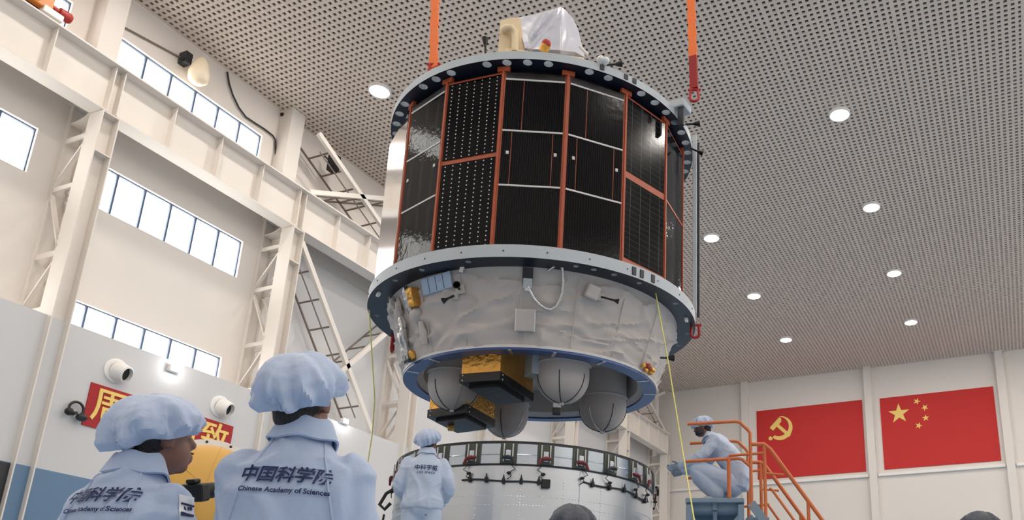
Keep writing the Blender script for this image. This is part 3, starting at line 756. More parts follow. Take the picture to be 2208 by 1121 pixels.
# --- payload under covers on the top deck
pay = MB().bevbox((.35, -.62, 4.17), (1.35, .46, 4.95), .03).build('payload_base', m_cream, craft)
X0 = 1.36
def fpt(p, x): d = lray(p); return _o+d*((x-_o.x)/d.x)
# cream bracket on the left side
o_ = [fpt(p, 1.3) for p in ((1074, 112), (1079, 44), (1104, 38), (1122, 38), (1126, 70), (1132, 100), (1150, 112))]
mb = MB(); n = len(o_); mb.add(o_+[Vector((v.x-.5, v.y, v.z)) for v in o_], [tuple(range(n)), tuple(range(2*n-1, n-1, -1))]+[(i, (i+1) % n, n+(i+1) % n, n+i) for i in range(n)])
br_ = mb.build('foam_block', m_cream, pay)
MB().tube([fpt((1083, 66), 1.34), fpt((1092, 60), 1.37), fpt((1102, 60), 1.38), fpt((1109, 68), 1.36), fpt((1111, 84), 1.36), fpt((1110, 112), 1.36)], .05, 10).build('foam_rib', m_cream, pay, True)
# draped film: loft of outlines with folds
def drape():
    top = [(1116, 38), (1150, 31), (1185, 22), (1210, 14), (1222, 24), (1236, 40), (1246, 62)]
    bot = [(1132, 104), (1150, 106), (1170, 106), (1206, 108), (1220, 110), (1240, 112), (1262, 124)]
    NU, NV = 60, 40; mb = MB()
    def at(l, u):
        s_ = u*(len(l)-1); i = min(int(s_), len(l)-2); t = s_-i; return (l[i][0]*(1-t)+l[i+1][0]*t, l[i][1]*(1-t)+l[i+1][1]*t)
    G = []
    for iv in range(NV+1):
        v = iv/NV; row = []
        for iu in range(NU+1):
            u = iu/NU; a, b = at(top, u), at(bot, u); p = (a[0]*(1-v)+b[0]*v, a[1]*(1-v)+b[1]*v)
            x = 1.18+.20*v + (.10*max(0, 1-abs(u-.52)*5) if u < .8 else 0) - .45*max(0, u-.55)
            # slanting folds running from the peak down to the left foot
            s1_ = (u-(.52-.42*v**1.2)); x += .05*math.exp(-(s1_/.035)**2) - .05*math.exp(-((s1_+.07)/.05)**2)
            s2_ = (u-(.30-.25*v)); x += .03*math.exp(-(s2_/.025)**2)
            x += .015*noise.noise(Vector((u*6, v*5, 2)))
            row.append(fpt(p, x))
        G.append(row)
    for row in G: mb.v += row
    W = NU+1
    for iv in range(NV):
        for iu in range(NU): a = iv*W+iu; mb.f.append((a, a+1, a+W+1, a+W))
    # back side closes the cover
    o = len(mb.v); mb.v += [Vector((.35, v.y*1.0, v.z)) for row in G for v in row]
    for iv in range(NV):
        for iu in range(NU): a = o+iv*W+iu; mb.f.append((a, a+W, a+W+1, a+1))
    for iu in range(NU): mb.f.append((iu, o+iu, o+iu+1, iu+1)); e = NV*W; mb.f.append((e+iu, e+iu+1, o+e+iu+1, o+e+iu))
    for iv in range(NV): mb.f.append((iv*W, iv*W+W, o+iv*W+W, o+iv*W)); mb.f.append((iv*W+NU, o+iv*W+NU, o+iv*W+W+NU, iv*W+W+NU))
    return mb.build('film_cover', m_film, craft, True)
drape()
MB().tube([fpt((1171, 112), 1.75), fpt((1178, 95), 1.8)], .062, 14).build('amber_nozzle', m_gold, craft, True)
MB().ell(fpt((1178, 94), 1.81), (.05, .062, .062), 14, 10).build('red_cap', m_shk, craft, True)
MB().tube([fpt((1250, 100), 1.5), fpt((1268, 118), 1.5)], .02, 8).build('white_tube', m_white, craft)
for p in ((1295, 128), (1306, 131)): MB().ell(onz(p, 4.33), (.06, .05, .04), 12, 8).build('white_clamp', m_white, craft, True)

# ------------------------------------------------------------------ slings, spreader
m_sl = mat('orange_sling', (240, 122, 62), .75, var=.1, scale=20, bump=.3, bscale=40); m_slr = mat('red_sleeve', (150, 34, 32), .7, var=.1, scale=20)
def sling(name, label, base, top, split):
    base = Vector(base); top = Vector(top)
    t = thing(name, label, 'sling', base); d = top-base
    mb = MB(); n = 60
    for i in range(n):
        a = base+d*(split+(1-split)*i/n); b = base+d*(split+(1-split)*(i+1)/n); w = .115+.012*math.sin(i*1.9)
        mb.bar(a, b, w, .03, (0, 1, 0))
    mb.build('webbing', m_sl, t)
    if split > 0: MB().bar(base+d*.012, base+d*split, .11, .05, (0, 1, 0)).build('sleeve', m_slr, t)
    shackle(base, Matrix.Rotation(R(20), 3, 'Z'), 1.25, t)
    return t
slb = SCM @ pol(2.08, -46.5, 4.44); srb = SCM @ pol(2.22, 52, 4.52)
rt0 = atY((1497, 200), srb.y); srb = Vector((rt0.x, srb.y, rt0.z))
lt0 = atY((938, 0), slb.y+.02); rtt = atY((1490, 0), srb.y)
def ext(b, t, z): d = t-b; return b+d*((z-b.z)/d.z)
ZS = 14.2
# the webbing hangs from a spreader above the picture
tl_, tr_ = ext(slb, lt0, ZS), ext(srb, rtt, ZS)
sling('lifting_sling', 'orange webbing sling without a sleeve holding the spacecraft rim', slb, tl_, 0.)
sling('lifting_sling', 'orange webbing sling ending in a dark red sleeve and shackle', srb, tr_, .105)
m_yr = mat('yellow_tape', (226, 220, 120), .6, var=.06)
sp = thing('spreader_beam', 'yellow spreader beam holding the slings on a crane rope', 'beam', (tl_+tr_)/2)
MB().bar(tl_+Vector((0, 0, .12)), tr_+Vector((0, 0, .12)), .22, .26).build('beam', m_or, sp)
MB().tube([(tl_+tr_)/2+Vector((0, 0, .2)), Vector(((tl_+tr_)/2).to_tuple()[:2]+(ZC_-.02,))], .04, 8).build('wire_rope', m_dark, sp)
# tag lines
q = SCM @ oncone((1408, 600)); q2 = dep((1497, 1121), 8.6); q3 = q2+(q2-dep((1478, 1010), 8.9))*.0
tag(MB().tube([q, dep((1440, 775), (q-CAMP).dot(_F)-.4), dep((1470, 960), 9.6), q2, Vector((q2.x+.2, q2.y-.2, 1.2))], .008, 6).build('tag_line', m_yr), 'yellow tag line running from the spacecraft cone down past the steps', 'rope')
q = SCM @ pol(2.22, -84, 1.46); l1 = dep((808, 860), (q-CAMP).dot(_F)); l2 = dep((803, 932), (q-CAMP).dot(_F))
tag(MB().tube([q, l1, l2, Vector((l2.x-.1, l2.y, 1.0))], .008, 6).build('tag_line', m_yr), 'thin yellow tag line hanging from the flange above the white cap', 'rope')

# ================================================================== ROCKET SECTION
RK = Vector((-5.90, 9.337, 0)); RB = math.atan2(-RK.y, -RK.x)
rock = thing('rocket_section', 'large silver cylindrical rocket section standing open below the spacecraft', 'rocket', RK)
m_bar = mat('barrel_alloy', (212, 218, 224), .32, metal=.75, var=.04, scale=1.5)
m_band = mat('band_alloy', (196, 206, 216), .22, metal=.8, var=.06, scale=2)
m_pock = mat('pocket_green', (72, 78, 70), .55, var=.12)
def rp(r, deg, z): a = RB+R(deg); return RK+Vector((r*math.cos(a), r*math.sin(a), z))
MB().lathe([(1.655, .25), (1.66, 3.08), (1.60, 3.08), (1.60, .25)], 160, c=RK, closed=True).build('barrel', m_bar, rock, True)
band = MB().lathe([(1.665, 3.085), (1.665, 3.33), (1.59, 3.33), (1.59, 3.085)], 160, c=RK, closed=True).build('interface_band', m_band, rock, True)
MB().lathe([(1.675, 3.325), (1.675, 3.352), (1.5, 3.352), (1.5, 3.325)], 160, c=RK, closed=True).build('top_rim', m_dark, rock, True)
MB().lathe([(1.672, 3.07), (1.678, 3.08), (1.672, 3.09)], 160, c=RK).build('seam_ring', m_dark, rock, True)
MB().lathe([(1.668, 3.19), (1.671, 3.195), (1.668, 3.2)], 160, c=RK).build('seam_ring', m_band, rock, True)
MB().lathe([(1.75, 0), (1.75, .25), (1.45, .25), (1.45, 0)], 96, c=RK, closed=True).build('stand_ring', m_dado, rock, True)
def rM(deg, z, r=1.665): return Matrix.Translation(rp(r, deg, z)) @ Matrix.Rotation(RB+R(deg), 4, 'Z')
m_lever = mat('lever_dark_red', (112, 30, 32), .5, var=.1)
bang = [-66, -50.5, -36.5, -22.3, -8, 6.3, 20.5, 34.8, 49.3, 62, 76, -80, 92, -96]
for i, a in enumerate(bang):
    M = rM(a, 3.09)
    b = MB().box((-.02, -.095, .0), (.012, .095, .235), M).build('clamp_pocket', m_pock, rock)
    for y in (-.05, .05): MB().tube([M @ Vector((.03, y, .02)), M @ Vector((.03, y, .225))], .008, 6).build('clamp_bolt', m_wline, b)
    MB().bevbox((.01, -.03, .03), (.04, .03, .15), .008, M).build('clamp_block', m_band, b)
    ml = m_lever if i % 3 != 1 else m_dark
    sgn = -1 if i % 2 else 1
    MB().tube([M @ Vector((.05, -.06*sgn, .06)), M @ Vector((.055, .0, .065)), M @ Vector((.06, .05*sgn, .05)), M @ Vector((.06, .085*sgn, -.02))], [.018, .024, .02, .012], 8).build('clamp_lever', ml, b, True)
    MB().tube([M @ Vector((.03, .04*sgn, -.02)), M @ Vector((.03, .09*sgn, -.07)), M @ Vector((.03, .02*sgn, -.11)), M @ Vector((.03, .05*sgn, -.15)), M @ Vector((.025, 0, -.19))], .006, 6).build('pigtail', m_dark, b)
    MB().ell(M @ Vector((.03, .02*sgn, -.115)), (.03, .022, .018), 10, 6).build('pigtail_plug', m_black, b)
# harness along the barrel with black clips
def harness(a0, a1, za, zb, sag):
    pts = []
    for i in range(31):
        u = i/30; pts.append(rp(1.675, a0+(a1-a0)*u, za+(zb-za)*u+sag*math.sin(u*PI*3)*.25))
    h_ = MB().tube(pts, .011, 6).build('harness', m_dark, rock, True)
    for i in range(3, 31, 6):
        a = a0+(a1-a0)*i/30; M = rM(a, pts[i].z-RK.z, 1.665)
        MB().bevbox((-.005, -.018, -.03), (.03, .018, .03), .005, M).build('clip', m_black, h_)
        MB().tube([M @ Vector((.015, 0, .02)), M @ Vector((.02, 0, .075))], [.014, .004], 6).build('clip_tail', m_black, h_)
harness(-26, 7.5, 2.905, 2.875, .03); harness(22, 64, 2.94, 2.90, -.06)
M = rM(6.8, 2.87); MB().bevbox((0, -.05, -.05), (.05, .05, .05), .008, M).build('junction_box', m_black, rock)
# rivet rows
rv = MB()
for z in (2.62, 2.72):
    for k in range(150): rv.ell(rp(1.6605, -90+k*1.2, z), (.0055, .0055, .0055), 6, 4)
for a in (-2.6, 14, 30.5, -20, 46):
    for k in range(26): rv.ell(rp(1.6605, a, 2.0+k*.036), (.0055, .0055, .0055), 6, 4)
ro = rv.build('rivets', m_band, rock); ro['kind'] = 'stuff'
for a in (-11, 22.5, 46, -44): MB().box((-.004, -.05, 1.2), (.006, .05, 3.06), rM(a, 0, 1.662)).build('skin_strap', m_bar, rock)
# loose strap and clips at the left edge
M = rM(-74, 2.9); MB().tube([M @ Vector(v) for v in ((.02, 0, .08), (.10, -.04, .02), (.16, -.06, -.12), (.10, -.02, -.18), (.04, 0, -.10))], .022, 8).build('carabiner', m_black, rock, True)
MB().tube([M @ Vector(v) for v in ((.10, -.02, -.24), (.11, -.04, -.4), (.14, -.08, -.6), (.18, -.1, -.8))], .014, 6).build('hanging_lead', m_dark, rock, True)
for v in ((.11, -.04, -.42), (.16, -.1, -.7)): MB().ell(M @ Vector(v), (.03, .04, .05), 10, 8).build('lead_plug', m_black, rock, True)
struct(MB().box((XL, 8.2, 0), (XL+.05, 10.52, 4.9)).build('door_1', m_dark))

# ================================================================== PEOPLE
def ringpts(c, xa, ya, rx, ry, n=30, p=2.25):
    out = []
    for k in range(n):
        a = 2*PI*k/n; ca, sa = math.cos(a), math.sin(a)
        out.append(Vector(c)+xa*(rx*math.copysign(abs(ca)**(2/p), ca))+ya*(ry*math.copysign(abs(sa)**(2/p), sa)))
    return out
def loft(mb, rings):
    n = len(rings[0]); o = len(mb.v)
    for r in rings: mb.v += r
    for i in range(len(rings)-1):
        for k in range(n): k2 = (k+1) % n; mb.f.append((o+i*n+k, o+i*n+k2, o+(i+1)*n+k2, o+(i+1)*n+k))
    mb.f.append(tuple(o+k for k in range(n-1, -1, -1))); e = o+(len(rings)-1)*n; mb.f.append(tuple(e+k for k in range(n)))
def trunk(mb, secs, p=2.25):
    """secs: (y, z, rx, ry); rings stand square to the spine in the y-z plane"""
    rs = []
    for i, (y, z, rx, ry) in enumerate(secs):
        a, b = secs[max(i-1, 0)], secs[min(i+1, len(secs)-1)]; t = Vector((0, b[0]-a[0], b[1]-a[1])).normalized()
        if i == 0 or i == len(secs)-1: pass
        ya = Vector((0, t.z, -t.y)); rs.append(ringpts((0, y, z), Vector((1, 0, 0)), ya, rx, ry, p=p))
    loft(mb, rs)
def limb(mb, pts, rad, n=16):
    mb.tube(pts, rad, n)
    for p, r in zip(pts, rad): mb.ell(p, (r, r, r), 14, 10)
def spline(pts, vals, k=5):
    """Catmull-Rom through limb joints so elbows and knees bend softly"""
    P = [Vector(p) for p in pts]; op, ov = [], []
    for i in range(len(P)-1):
        p0, p1, p2, p3 = P[max(i-1, 0)], P[i], P[i+1], P[min(i+2, len(P)-1)]
        for j in range(k):
            t = j/k; op.append(.5*((2*p1)+(p2-p0)*t+(2*p0-5*p1+4*p2-p3)*t*t+(3*p1-p0-3*p2+p3)*t**3)); ov.append(vals[i]*(1-t)+vals[i+1]*t)
    return op+[P[-1]], ov+[vals[-1]]
def voxel(mb, size, smooth=3):
    o = mb.build('vox_tmp', None)
    r = o.modifiers.new('r', 'REMESH'); r.mode = 'VOXEL'; r.voxel_size = size; r.adaptivity = 0
    if smooth: q = o.modifiers.new('s', 'SMOOTH'); q.factor = .5; q.iterations = smooth
    me = bpy.data.meshes.new_from_object(o.evaluated_get(bpy.context.evaluated_depsgraph_get()))
    bpy.data.objects.remove(o); me.polygons.foreach_set('use_smooth', [True]*len(me.polygons)); me.materials.clear(); return me
def ridge(q, w): return max(0., 1-abs(q)/w)
def crease(me, amp, seed, f=(1, 1, 1)):
    nn = [v.normal.copy() for v in me.vertices]
    for v, nv in zip(me.vertices, nn):
        c = v.co; p = Vector((c.x*f[0], c.y*f[1], c.z*f[2]))
        d = .35*noise.noise(p*5+Vector((seed, 3, 1)))
        d += .8*(ridge(noise.noise(Vector((p.x*4.2+p.z*2.4, p.y*4, p.z*3.4-p.x*2.0))+Vector((seed*3.1, 0, 7))), .22)-.25)
        d += .55*(ridge(noise.noise(Vector((p.x*6-p.z*4, p.y*6, p.z*5+p.x*3))+Vector((0, seed*2.7, 3))), .2)-.2)
        v.co = c+nv*(d*amp)
    me.update()
def hand(mb, wr, d, thumb, curl=.5, s=1.):
    """palm, four unequal bent fingers and a thumb leaving the side of the palm"""
    d = Vector(d).normalized(); w = Vector(thumb); w = (w-d*w.dot(d)).normalized(); nrm = d.cross(w); wr = Vector(wr)
    M = Matrix((d, w, nrm)).transposed()
    mb.ell(wr+d*.045*s, (.055*s, .042*s, .017*s), 16, 10, M); mb.tube([wr-d*.04, wr+d*.02], [.026*s, .028*s], 12)
    for k, L in enumerate((.070, .080, .074, .058)):
        b = wr+d*.085*s+w*(.03-.0205*k)*s; pts = [b-d*.02*s, b]; a = 0
        for seg in (.42, .32, .26):
            a += curl*.75; pts.append(pts[-1]+(d*math.cos(a)-nrm*math.sin(a))*L*seg*s)
        mb.tube(pts, [.0095*s, .0095*s, .009*s, .0085*s, .0072*s], 10)
        mb.ell(pts[-1], (.0074*s,)*3, 8, 6)
    b = wr+d*.02*s+w*.03*s; p1 = b+(w*.75+d*.55-nrm*.25*curl)*.035*s; p2 = p1+(d*.9+w*.25-nrm*.6*curl)*.034*s
    mb.tube([b-w*.01, b, p1, p2], [.014*s, .0135*s, .011*s, .0085*s], 10); mb.ell(p2, (.0086*s,)*3, 8, 6)
m_skin = mat('skin', (128, 90, 76), .55, var=.06, scale=20); m_hair = mat('black_hair', (18, 15, 16), .5, var=.2, scale=40, bump=.4, bscale=120)
m_coat = mat('blue_lab_fabric', (168, 185, 214), .75, var=.04, scale=7, bump=.12, bscale=60, sheen=.25)
m_coat2 = mat('pale_lab_fabric', (186, 200, 222), .75, var=.04, scale=7, bump=.12, bscale=60, sheen=.25)
m_capm = mat('cap_fabric', (180, 195, 222), .72, var=.05, scale=9, bump=.15, bscale=50, sheen=.3)
m_net = mat('hair_net', (74, 78, 90), .6, var=.35, scale=5, bump=.4, bscale=30, stretch=(3, 1, 1))
m_print = mat('navy_print', (26, 40, 86), .7, var=.05); m_shoe = mat('white_shoe', (210, 214, 220), .6); m_glove = mat('grey_glove', (120, 136, 156), .7, var=.08); m_mask = mat('dark_mask', (58, 62, 72), .8)
m_patch = mat('sleeve_patch', (222, 226, 232), .7)
STAND_COAT = [(.0, .74, .195, .145), (.0, .80, .20, .148), (-.005, .95, .19, .14), (-.01, 1.08, .182, .134), (-.012, 1.20, .186, .138), (-.015, 1.30, .186, .134), (-.015, 1.36, .170, .12), (-.012, 1.405, .132, .10), (-.01, 1.44, .094, .084), (-.005, 1.47, .074, .073)]
SHORT_COAT = [(.0, .885, .185, .145), (.0, .90, .20, .155), (-.005, .95, .205, .158)]+STAND_COAT[3:]
STAND_BODY = [(.0, .82, .15, .11), (.0, .95, .15, .11), (-.005, 1.1, .145, .105), (-.01, 1.25, .16, .11), (-.01, 1.36, .15, .09), (-.005, 1.42, .09, .07), (.0, 1.47, .055, .058), (.005, 1.53, .052, .055)]
def person(name, label, pos, az, s, coat=None, trunk_coat=STAND_COAT, trunk_body=STAND_BODY, sh=((-.15, -.01, 1.365), (.15, -.01, 1.365)), el=((-.20, -.02, 1.09), (.20, -.02, 1.09)), wr=((-.2, .17, .94), (.2, .17, .94)),
           hip=((-.09, 0, .88), (.09, 0, .88)), knee=((-.1, .02, .48), (.1, .02, .48)), ank=((-.1, -.02, .09), (.1, -.02, .09)), neck=(0, .0, 1.49), head=(0, .01, 1.60), hyaw=0, hpit=0, vox=.0105, cap=1., capm=None,
           gloves=False, mask=False, seed=1, amp=.009, capw=.135, captilt=0, hd=None, collar=True, bulk=1.):
    coat = coat or m_coat; capm = capm or m_capm
    M = Matrix.Translation(Vector(pos)) @ Matrix.Rotation(-az, 4, 'Z') @ Matrix.Scale(s, 4)
    t = thing(name, label, 'person', mtx=M); WINV[t.name] = Matrix.Identity(4)
    H = Matrix.Translation(Vector(head)) @ Matrix.Rotation(-hyaw, 4, 'Z') @ Matrix.Rotation(hpit, 4, 'X')
    Hp = lambda x, y, z: H @ Vector((x, y, z))
    # --- body: one continuous surface
    b = MB(); trunk(b, trunk_body)
    limb(b, [neck, Hp(0, -.015, -.05)], [.056, .055])
    H3 = H.to_3x3()
    b.ell(Hp(0, -.012, .02), (.076, .096, .098), 26, 18, H3); b.ell(Hp(0, .022, -.05), (.058, .068, .072), 24, 16, H3); b.ell(Hp(0, .055, -.095), (.03, .028, .024), 14, 10, H3)
    b.tube([Hp(0, .084, .012), Hp(0, .104, -.028), Hp(0, .098, -.04)], [.010, .015, .012], 10); b.ell(Hp(0, .09, -.066), (.024, .010, .008), 12, 8, H3); b.ell(Hp(0, .088, -.078), (.02, .010, .007), 12, 8, H3)
    for sx in (-1, 1):
        b.ell(Hp(sx*.080, -.008, -.018), (.009, .020, .032), 14, 10, H3 @ Matrix.Rotation(R(-14*sx), 3, 'Z')); b.ell(Hp(sx*.033, .078, .026), (.022, .012, .009), 10, 8, H3)
    for i in (0, 1):
        P, V = spline([sh[i], el[i], wr[i]], [.05, .04, .028]); limb(b, P, V, 12)
        P, V = spline([hip[i], knee[i], ank[i]], [.085, .058, .042]); limb(b, P, V, 14)
        d = (Vector(wr[i])-Vector(el[i])).normalized() if hd is None else Vector(hd[i])
        if not gloves: hand(b, Vector(wr[i])+d*.015, d, (0, 0, 1) if abs(d.z) < .7 else (0, 1, 0), .55)
        b.ell(Vector(ank[i])+Vector((0, .06, -.045)), (.036, .11, .032), 14, 10)
    me = voxel(b, .0078, 2); body = link('body', me, m_skin, t)
    for sx in (-1, 1): MB().ell(Hp(sx*.030, .070, .012), (.010, .008, .007), 12, 8, H3).build('eye', m_black, body)
    if mask:
        mb = MB().ell(Hp(0, .03, -.062), (.066, .078, .05), 22, 14, H3); mb.build('face_mask', m_mask, t, True)
    # --- hair below the cap
    hb = MB(); hb.ell(Hp(0, -.030, .025), (.080, .092, .104), 26, 18, H3); hb.ell(Hp(0, -.052, -.052), (.056, .056, .05), 20, 12, H3)
    link('hair', voxel(hb, .009, 2), m_hair, t)
    # --- trousers, shoes
    tr = MB()
    for i in (0, 1):
        P, V = spline([hip[i], knee[i], Vector(ank[i])+Vector((0, 0, .03))], [.108*bulk, .086*bulk, .074*bulk]); limb(tr, P, V, 16)
    hc = (Vector(hip[0])+Vector(hip[1]))/2; tr.ell(hc+Vector((0, -.01, .04)), (.185, .14, .14), 24, 16)
    me = voxel(tr, .012, 3); crease(me, .007, seed+5); link('trousers', me, coat, t)
    for i in (0, 1):
        sb = MB(); c = Vector(ank[i]); sb.ell(c+Vector((0, .065, -.04)), (.048, .135, .045), 18, 12); sb.ell(c+Vector((0, -.01, .0)), (.045, .055, .07), 14, 10); sb.bevbox(c+Vector((-.048, -.07, -.09)), c+Vector((.048, .195, -.065)), .012)
        link('shoe', voxel(sb, .010, 1), m_shoe, t)
    # --- coat
    cb = MB(); trunk(cb, trunk_coat, 2.35)
    for i in (0, 1):
        P, V = spline([Vector(sh[i])*1.0, el[i], wr[i]], [.066*bulk, .058*bulk, .046*bulk], 6); limb(cb, P, V, 18)
    me = voxel(cb, vox, 4); crease(me, amp, seed); cm = link('jacket', me, coat, t)
    bvh = BVHTree.FromPolygons([v.co.copy() for v in me.vertices], [tuple(p.vertices) for p in me.polygons])
    def back(x, z, lift=.0065):
        h = bvh.ray_cast(Vector((x, -1.5, z)), Vector((0, 1, 0)))
        return (h[0]+Vector((0, -lift, 0))) if h[0] is not None else None
    t_back = back
    if collar:
        prof = [(.070, -.055), (.064, .0), (.061, .035), (.066, .042), (.073, .034), (.094, -.024), (.089, -.028), (.074, .012), (.074, -.055)]
        mb = MB(); K = len(prof); nA = 48; nc = Vector(neck)
        for k in range(nA):
            a = 2*PI*k/nA; fr = max(0, math.sin(a))
            for j, (r, z) in enumerate(prof):
                q = r*(1+.06*math.sin(3*a+seed))if j in (5, 6) else r
                mb.v.append(nc+Vector((q*1.06*math.cos(a), q*math.sin(a)-.012, z-.055*fr**1.5-.005+.004*math.sin(5*a+seed))))
        for k in range(nA):
            k2 = (k+1) % nA
            for j in range(K): j2 = (j+1) % K; mb.f.append((k*K+j, k2*K+j, k2*K+j2, k*K+j2))
        mb.build('collar', coat, cm, True)
    for i in (0, 1):
        d = (Vector(wr[i])-Vector(el[i])).normalized(); w0 = Vector(wr[i])
        MB().tube([w0-d*.03, w0-d*.01, w0+d*.012], [.054, .057, .050], 18).build('cuff', coat, cm, True)
    if gloves:
        for i in (0, 1):
            gbm = MB(); d = (Vector(wr[i])-Vector(el[i])).normalized() if hd is None else Vector(hd[i]); hand(gbm, Vector(wr[i])+d*.02, d, (0, 0, 1), .6, 1.12); link('glove', voxel(gbm, .006, 1), m_glove, t)
    # --- bouffant cap
    pf = [(.084, -.010), (.092, -.030), (.122, -.030), (.146, -.002), (.152, .034), (.136, .068), (.104, .093), (.062, .110), (.03, .117), (.0005, .119)]
    C = H @ Matrix.Translation((0, -.012, .024)) @ Matrix.Rotation(R(14+captilt), 4, 'X')
    nA = 110; nS = 36; mb = MB(); k_ = capw/.135*cap
    for i in range(nA):
        a = 2*PI*i/nA
        for j in range(nS+1):
            u = j/nS*(len(pf)-1); q = min(int(u), len(pf)-2); f = u-q; r = pf[q][0]*(1-f)+pf[q+1][0]*f; z = pf[q][1]*(1-f)+pf[q+1][1]*f
            v = j/nS; pl_ = math.exp(-((v-.24)/.24)**2)
            r *= 1+(.09*math.sin(7*a+seed+4*v+1.5*math.sin(2*a+seed))+.07*math.sin(15*a-2*seed+5*v)+.20*ridge(noise.noise(Vector((3.1*math.cos(a)+v*2, 3.1*math.sin(a)-v*1.5, 3*v+seed*2))), .25))*pl_ + .12*(1-v**4)*noise.noise(Vector((2.2*math.cos(a), 2.2*math.sin(a), 2.5*v+seed)))*(1 if v > .1 else .3)
            z += .034*noise.noise(Vector((1.7*math.cos(a)+9, 1.7*math.sin(a), 2*v+seed)))*v**.5*(1-v**3) - .016*max(0, -math.sin(a))*pl_
            kk = k_ if v > .12 else 1+(k_-1)*v/.12
            mb.v.append(C @ Vector((r*.93*kk*math.cos(a), r*1.04*kk*math.sin(a)-.012*max(0, -math.sin(a))*pl_, z*k_*1.16)))
    for i in range(nA):
        i2 = (i+1) % nA
        for j in range(nS): mb.f.append((i*(nS+1)+j, i2*(nS+1)+j, i2*(nS+1)+j+1, i*(nS+1)+j+1))
    co = mb.build('cap', capm, t, True)
    MB().tube([C @ Vector((.0895*math.cos(2*PI*k/40)*.95, .0895*1.08*math.sin(2*PI*k/40), -.018)) for k in range(41)], .006, 8, False).build('elastic_band', capm, co, True)
    return t, cm, back
def prints(cm, back, body, size, cx, cz, shear=0., offset=0., tilt=0., spacing=1., name='print'):
    me = text_mesh(body, size, shear, 0., offset, spacing)
    bm = bmesh.new(); bm.from_mesh(me); bmesh.ops.triangulate(bm, faces=bm.faces); bm.to_mesh(me); bm.free()
    for v in me.vertices:
        x, z = cx+v.co.x*math.cos(tilt)-v.co.y*math.sin(tilt), cz+v.co.y+v.co.x*math.sin(tilt); q = back(x, z)
        v.co = q if q is not None else Vector((x, -.12, z))
    me.materials.clear(); return link(name, me, m_print, cm)
def seam(cm, back, pts, r=.0035):
    out = []
    for (a, b) in zip(pts, pts[1:]):
        for k in range(8):
            u = k/8; q = back(a[0]+(b[0]-a[0])*u, a[1]+(b[1]-a[1])*u, .001)
            if q is not None: out.append(q)
    if len(out) > 2: MB().tube(out, r, 6).build('seam', cm.data.materials[0], cm, True)
def az_of(p): return math.atan2(p.x, p.y)

def hitpx(t, cm, px):
    Mi_ = t.matrix_world.inverted(); bv = BVHTree.FromPolygons([v.co.copy() for v in cm.data.vertices], [tuple(p.vertices) for p in cm.data.polygons])
    return bv.ray_cast(Mi_ @ CAMP, (Mi_.to_3x3() @ ray(px)).normalized())[0]
# --- the man with the large back print
q = dep((668, 880), 2.62); A2 = az_of(q)+R(15)
t2, c2, b2 = person('person', 'person in blue lab jacket and puffy cap with sharp back print, looking up', (q.x, q.y, 0), A2, 1.035, hyaw=R(16), hpit=R(16), seed=3, vox=.0085, amp=.017, capw=.113, captilt=-3,
    el=((-.155, .0, 1.10), (.20, -.01, 1.10)), head=(-.022, -.01, 1.595))
h = hitpx(t2, c2, (615, 1026)); prints(c2, b2, '中国科学院', .0495, h.x, h.z, .18, .0012, R(-1))
h = hitpx(t2, c2, (612, 1058)); prints(c2, b2, 'Chinese Academy of Sciences', .0200, h.x, h.z, .0, .0006, R(-1))
for sx in (-1, 1): seam(c2, b2, [(sx*.07, 1.455), (sx*.10, 1.36), (sx*.13, 1.24), (sx*.15, 1.14)])
seam(c2, b2, [(-.10, 1.36), (0, 1.355), (.10, 1.36)], .0025)
# --- the man beside him turning to the right
q = dep((326, 915), 2.6); A1 = az_of(q)+R(46)
cp = dep((420, 1062), 2.72)
t1, c1, b1 = person('person', 'person in blue lab jacket with a white sleeve patch, head turned aside', (q.x, q.y, 0), A1, .96, hyaw=R(22), hpit=R(13), seed=8, vox=.0085, amp=.017, capw=.116, captilt=-6,
    head=(.012, .03, 1.595), el=((-.215, .0, 1.10), (.178, .02, 1.12)), wr=((-.10, .30, 1.22), (.15, .26, 1.22)), hd=((.5, .8, .25), (-.2, .9, .35)))
h = hitpx(t1, c1, (205, 1068)); prints(c1, b1, '中国科学院', .0495, h.x, h.z, .18, .0012, R(0))
h = hitpx(t1, c1, (198, 1098)); prints(c1, b1, 'Chinese Academy of Sciences', .0200, h.x, h.z, .0, .0006, R(0))
for sx in (-1, 1): seam(c1, b1, [(sx*.07, 1.455), (sx*.10, 1.36), (sx*.13, 1.24), (sx*.15, 1.14)])
# white patch on his right sleeve
Mi = t1.matrix_world.inverted(); bv1 = BVHTree.FromPolygons([v.co.copy() for v in c1.data.vertices], [tuple(p.vertices) for p in c1.data.polygons])
def onjacket(px, lift=.004):
    o_ = Mi @ CAMP; d_ = (Mi.to_3x3() @ ray(px)).normalized(); h_ = bv1.ray_cast(o_, d_)
    return h_[0]+h_[1]*lift if h_[0] is not None else None
def patch(x0, y0, x1, y1, m, name, lift, n=8):
    mb = MB(); ok = True
    for j in range(n+1):
        for i in range(n+1):
            p_ = onjacket((x0+(x1-x0)*i/n+(y1-y0)*.0, y0+(y1-y0)*j/n+(x1-x0)*.25*i/n), lift)
            if p_ is None: return
            mb.v.append(p_)
    for j in range(n):
        for i in range(n): a = j*(n+1)+i; mb.f.append((a, a+1, a+n+2, a+n+1))
    o = mb.build(name, m, c1); sd = o.modifiers.new('s', 'SOLIDIFY'); sd.thickness = .002
patch(386, 1066, 416, 1119, m_patch, 'sleeve_patch', .004)
for y in (1084, 1106): patch(390, y, 414, y+4, m_print, 'patch_stripe', .007, 4)
for x in (396, 401, 406): patch(x, 1093, x+3, 1101, m_print, 'patch_mark', .007, 2)
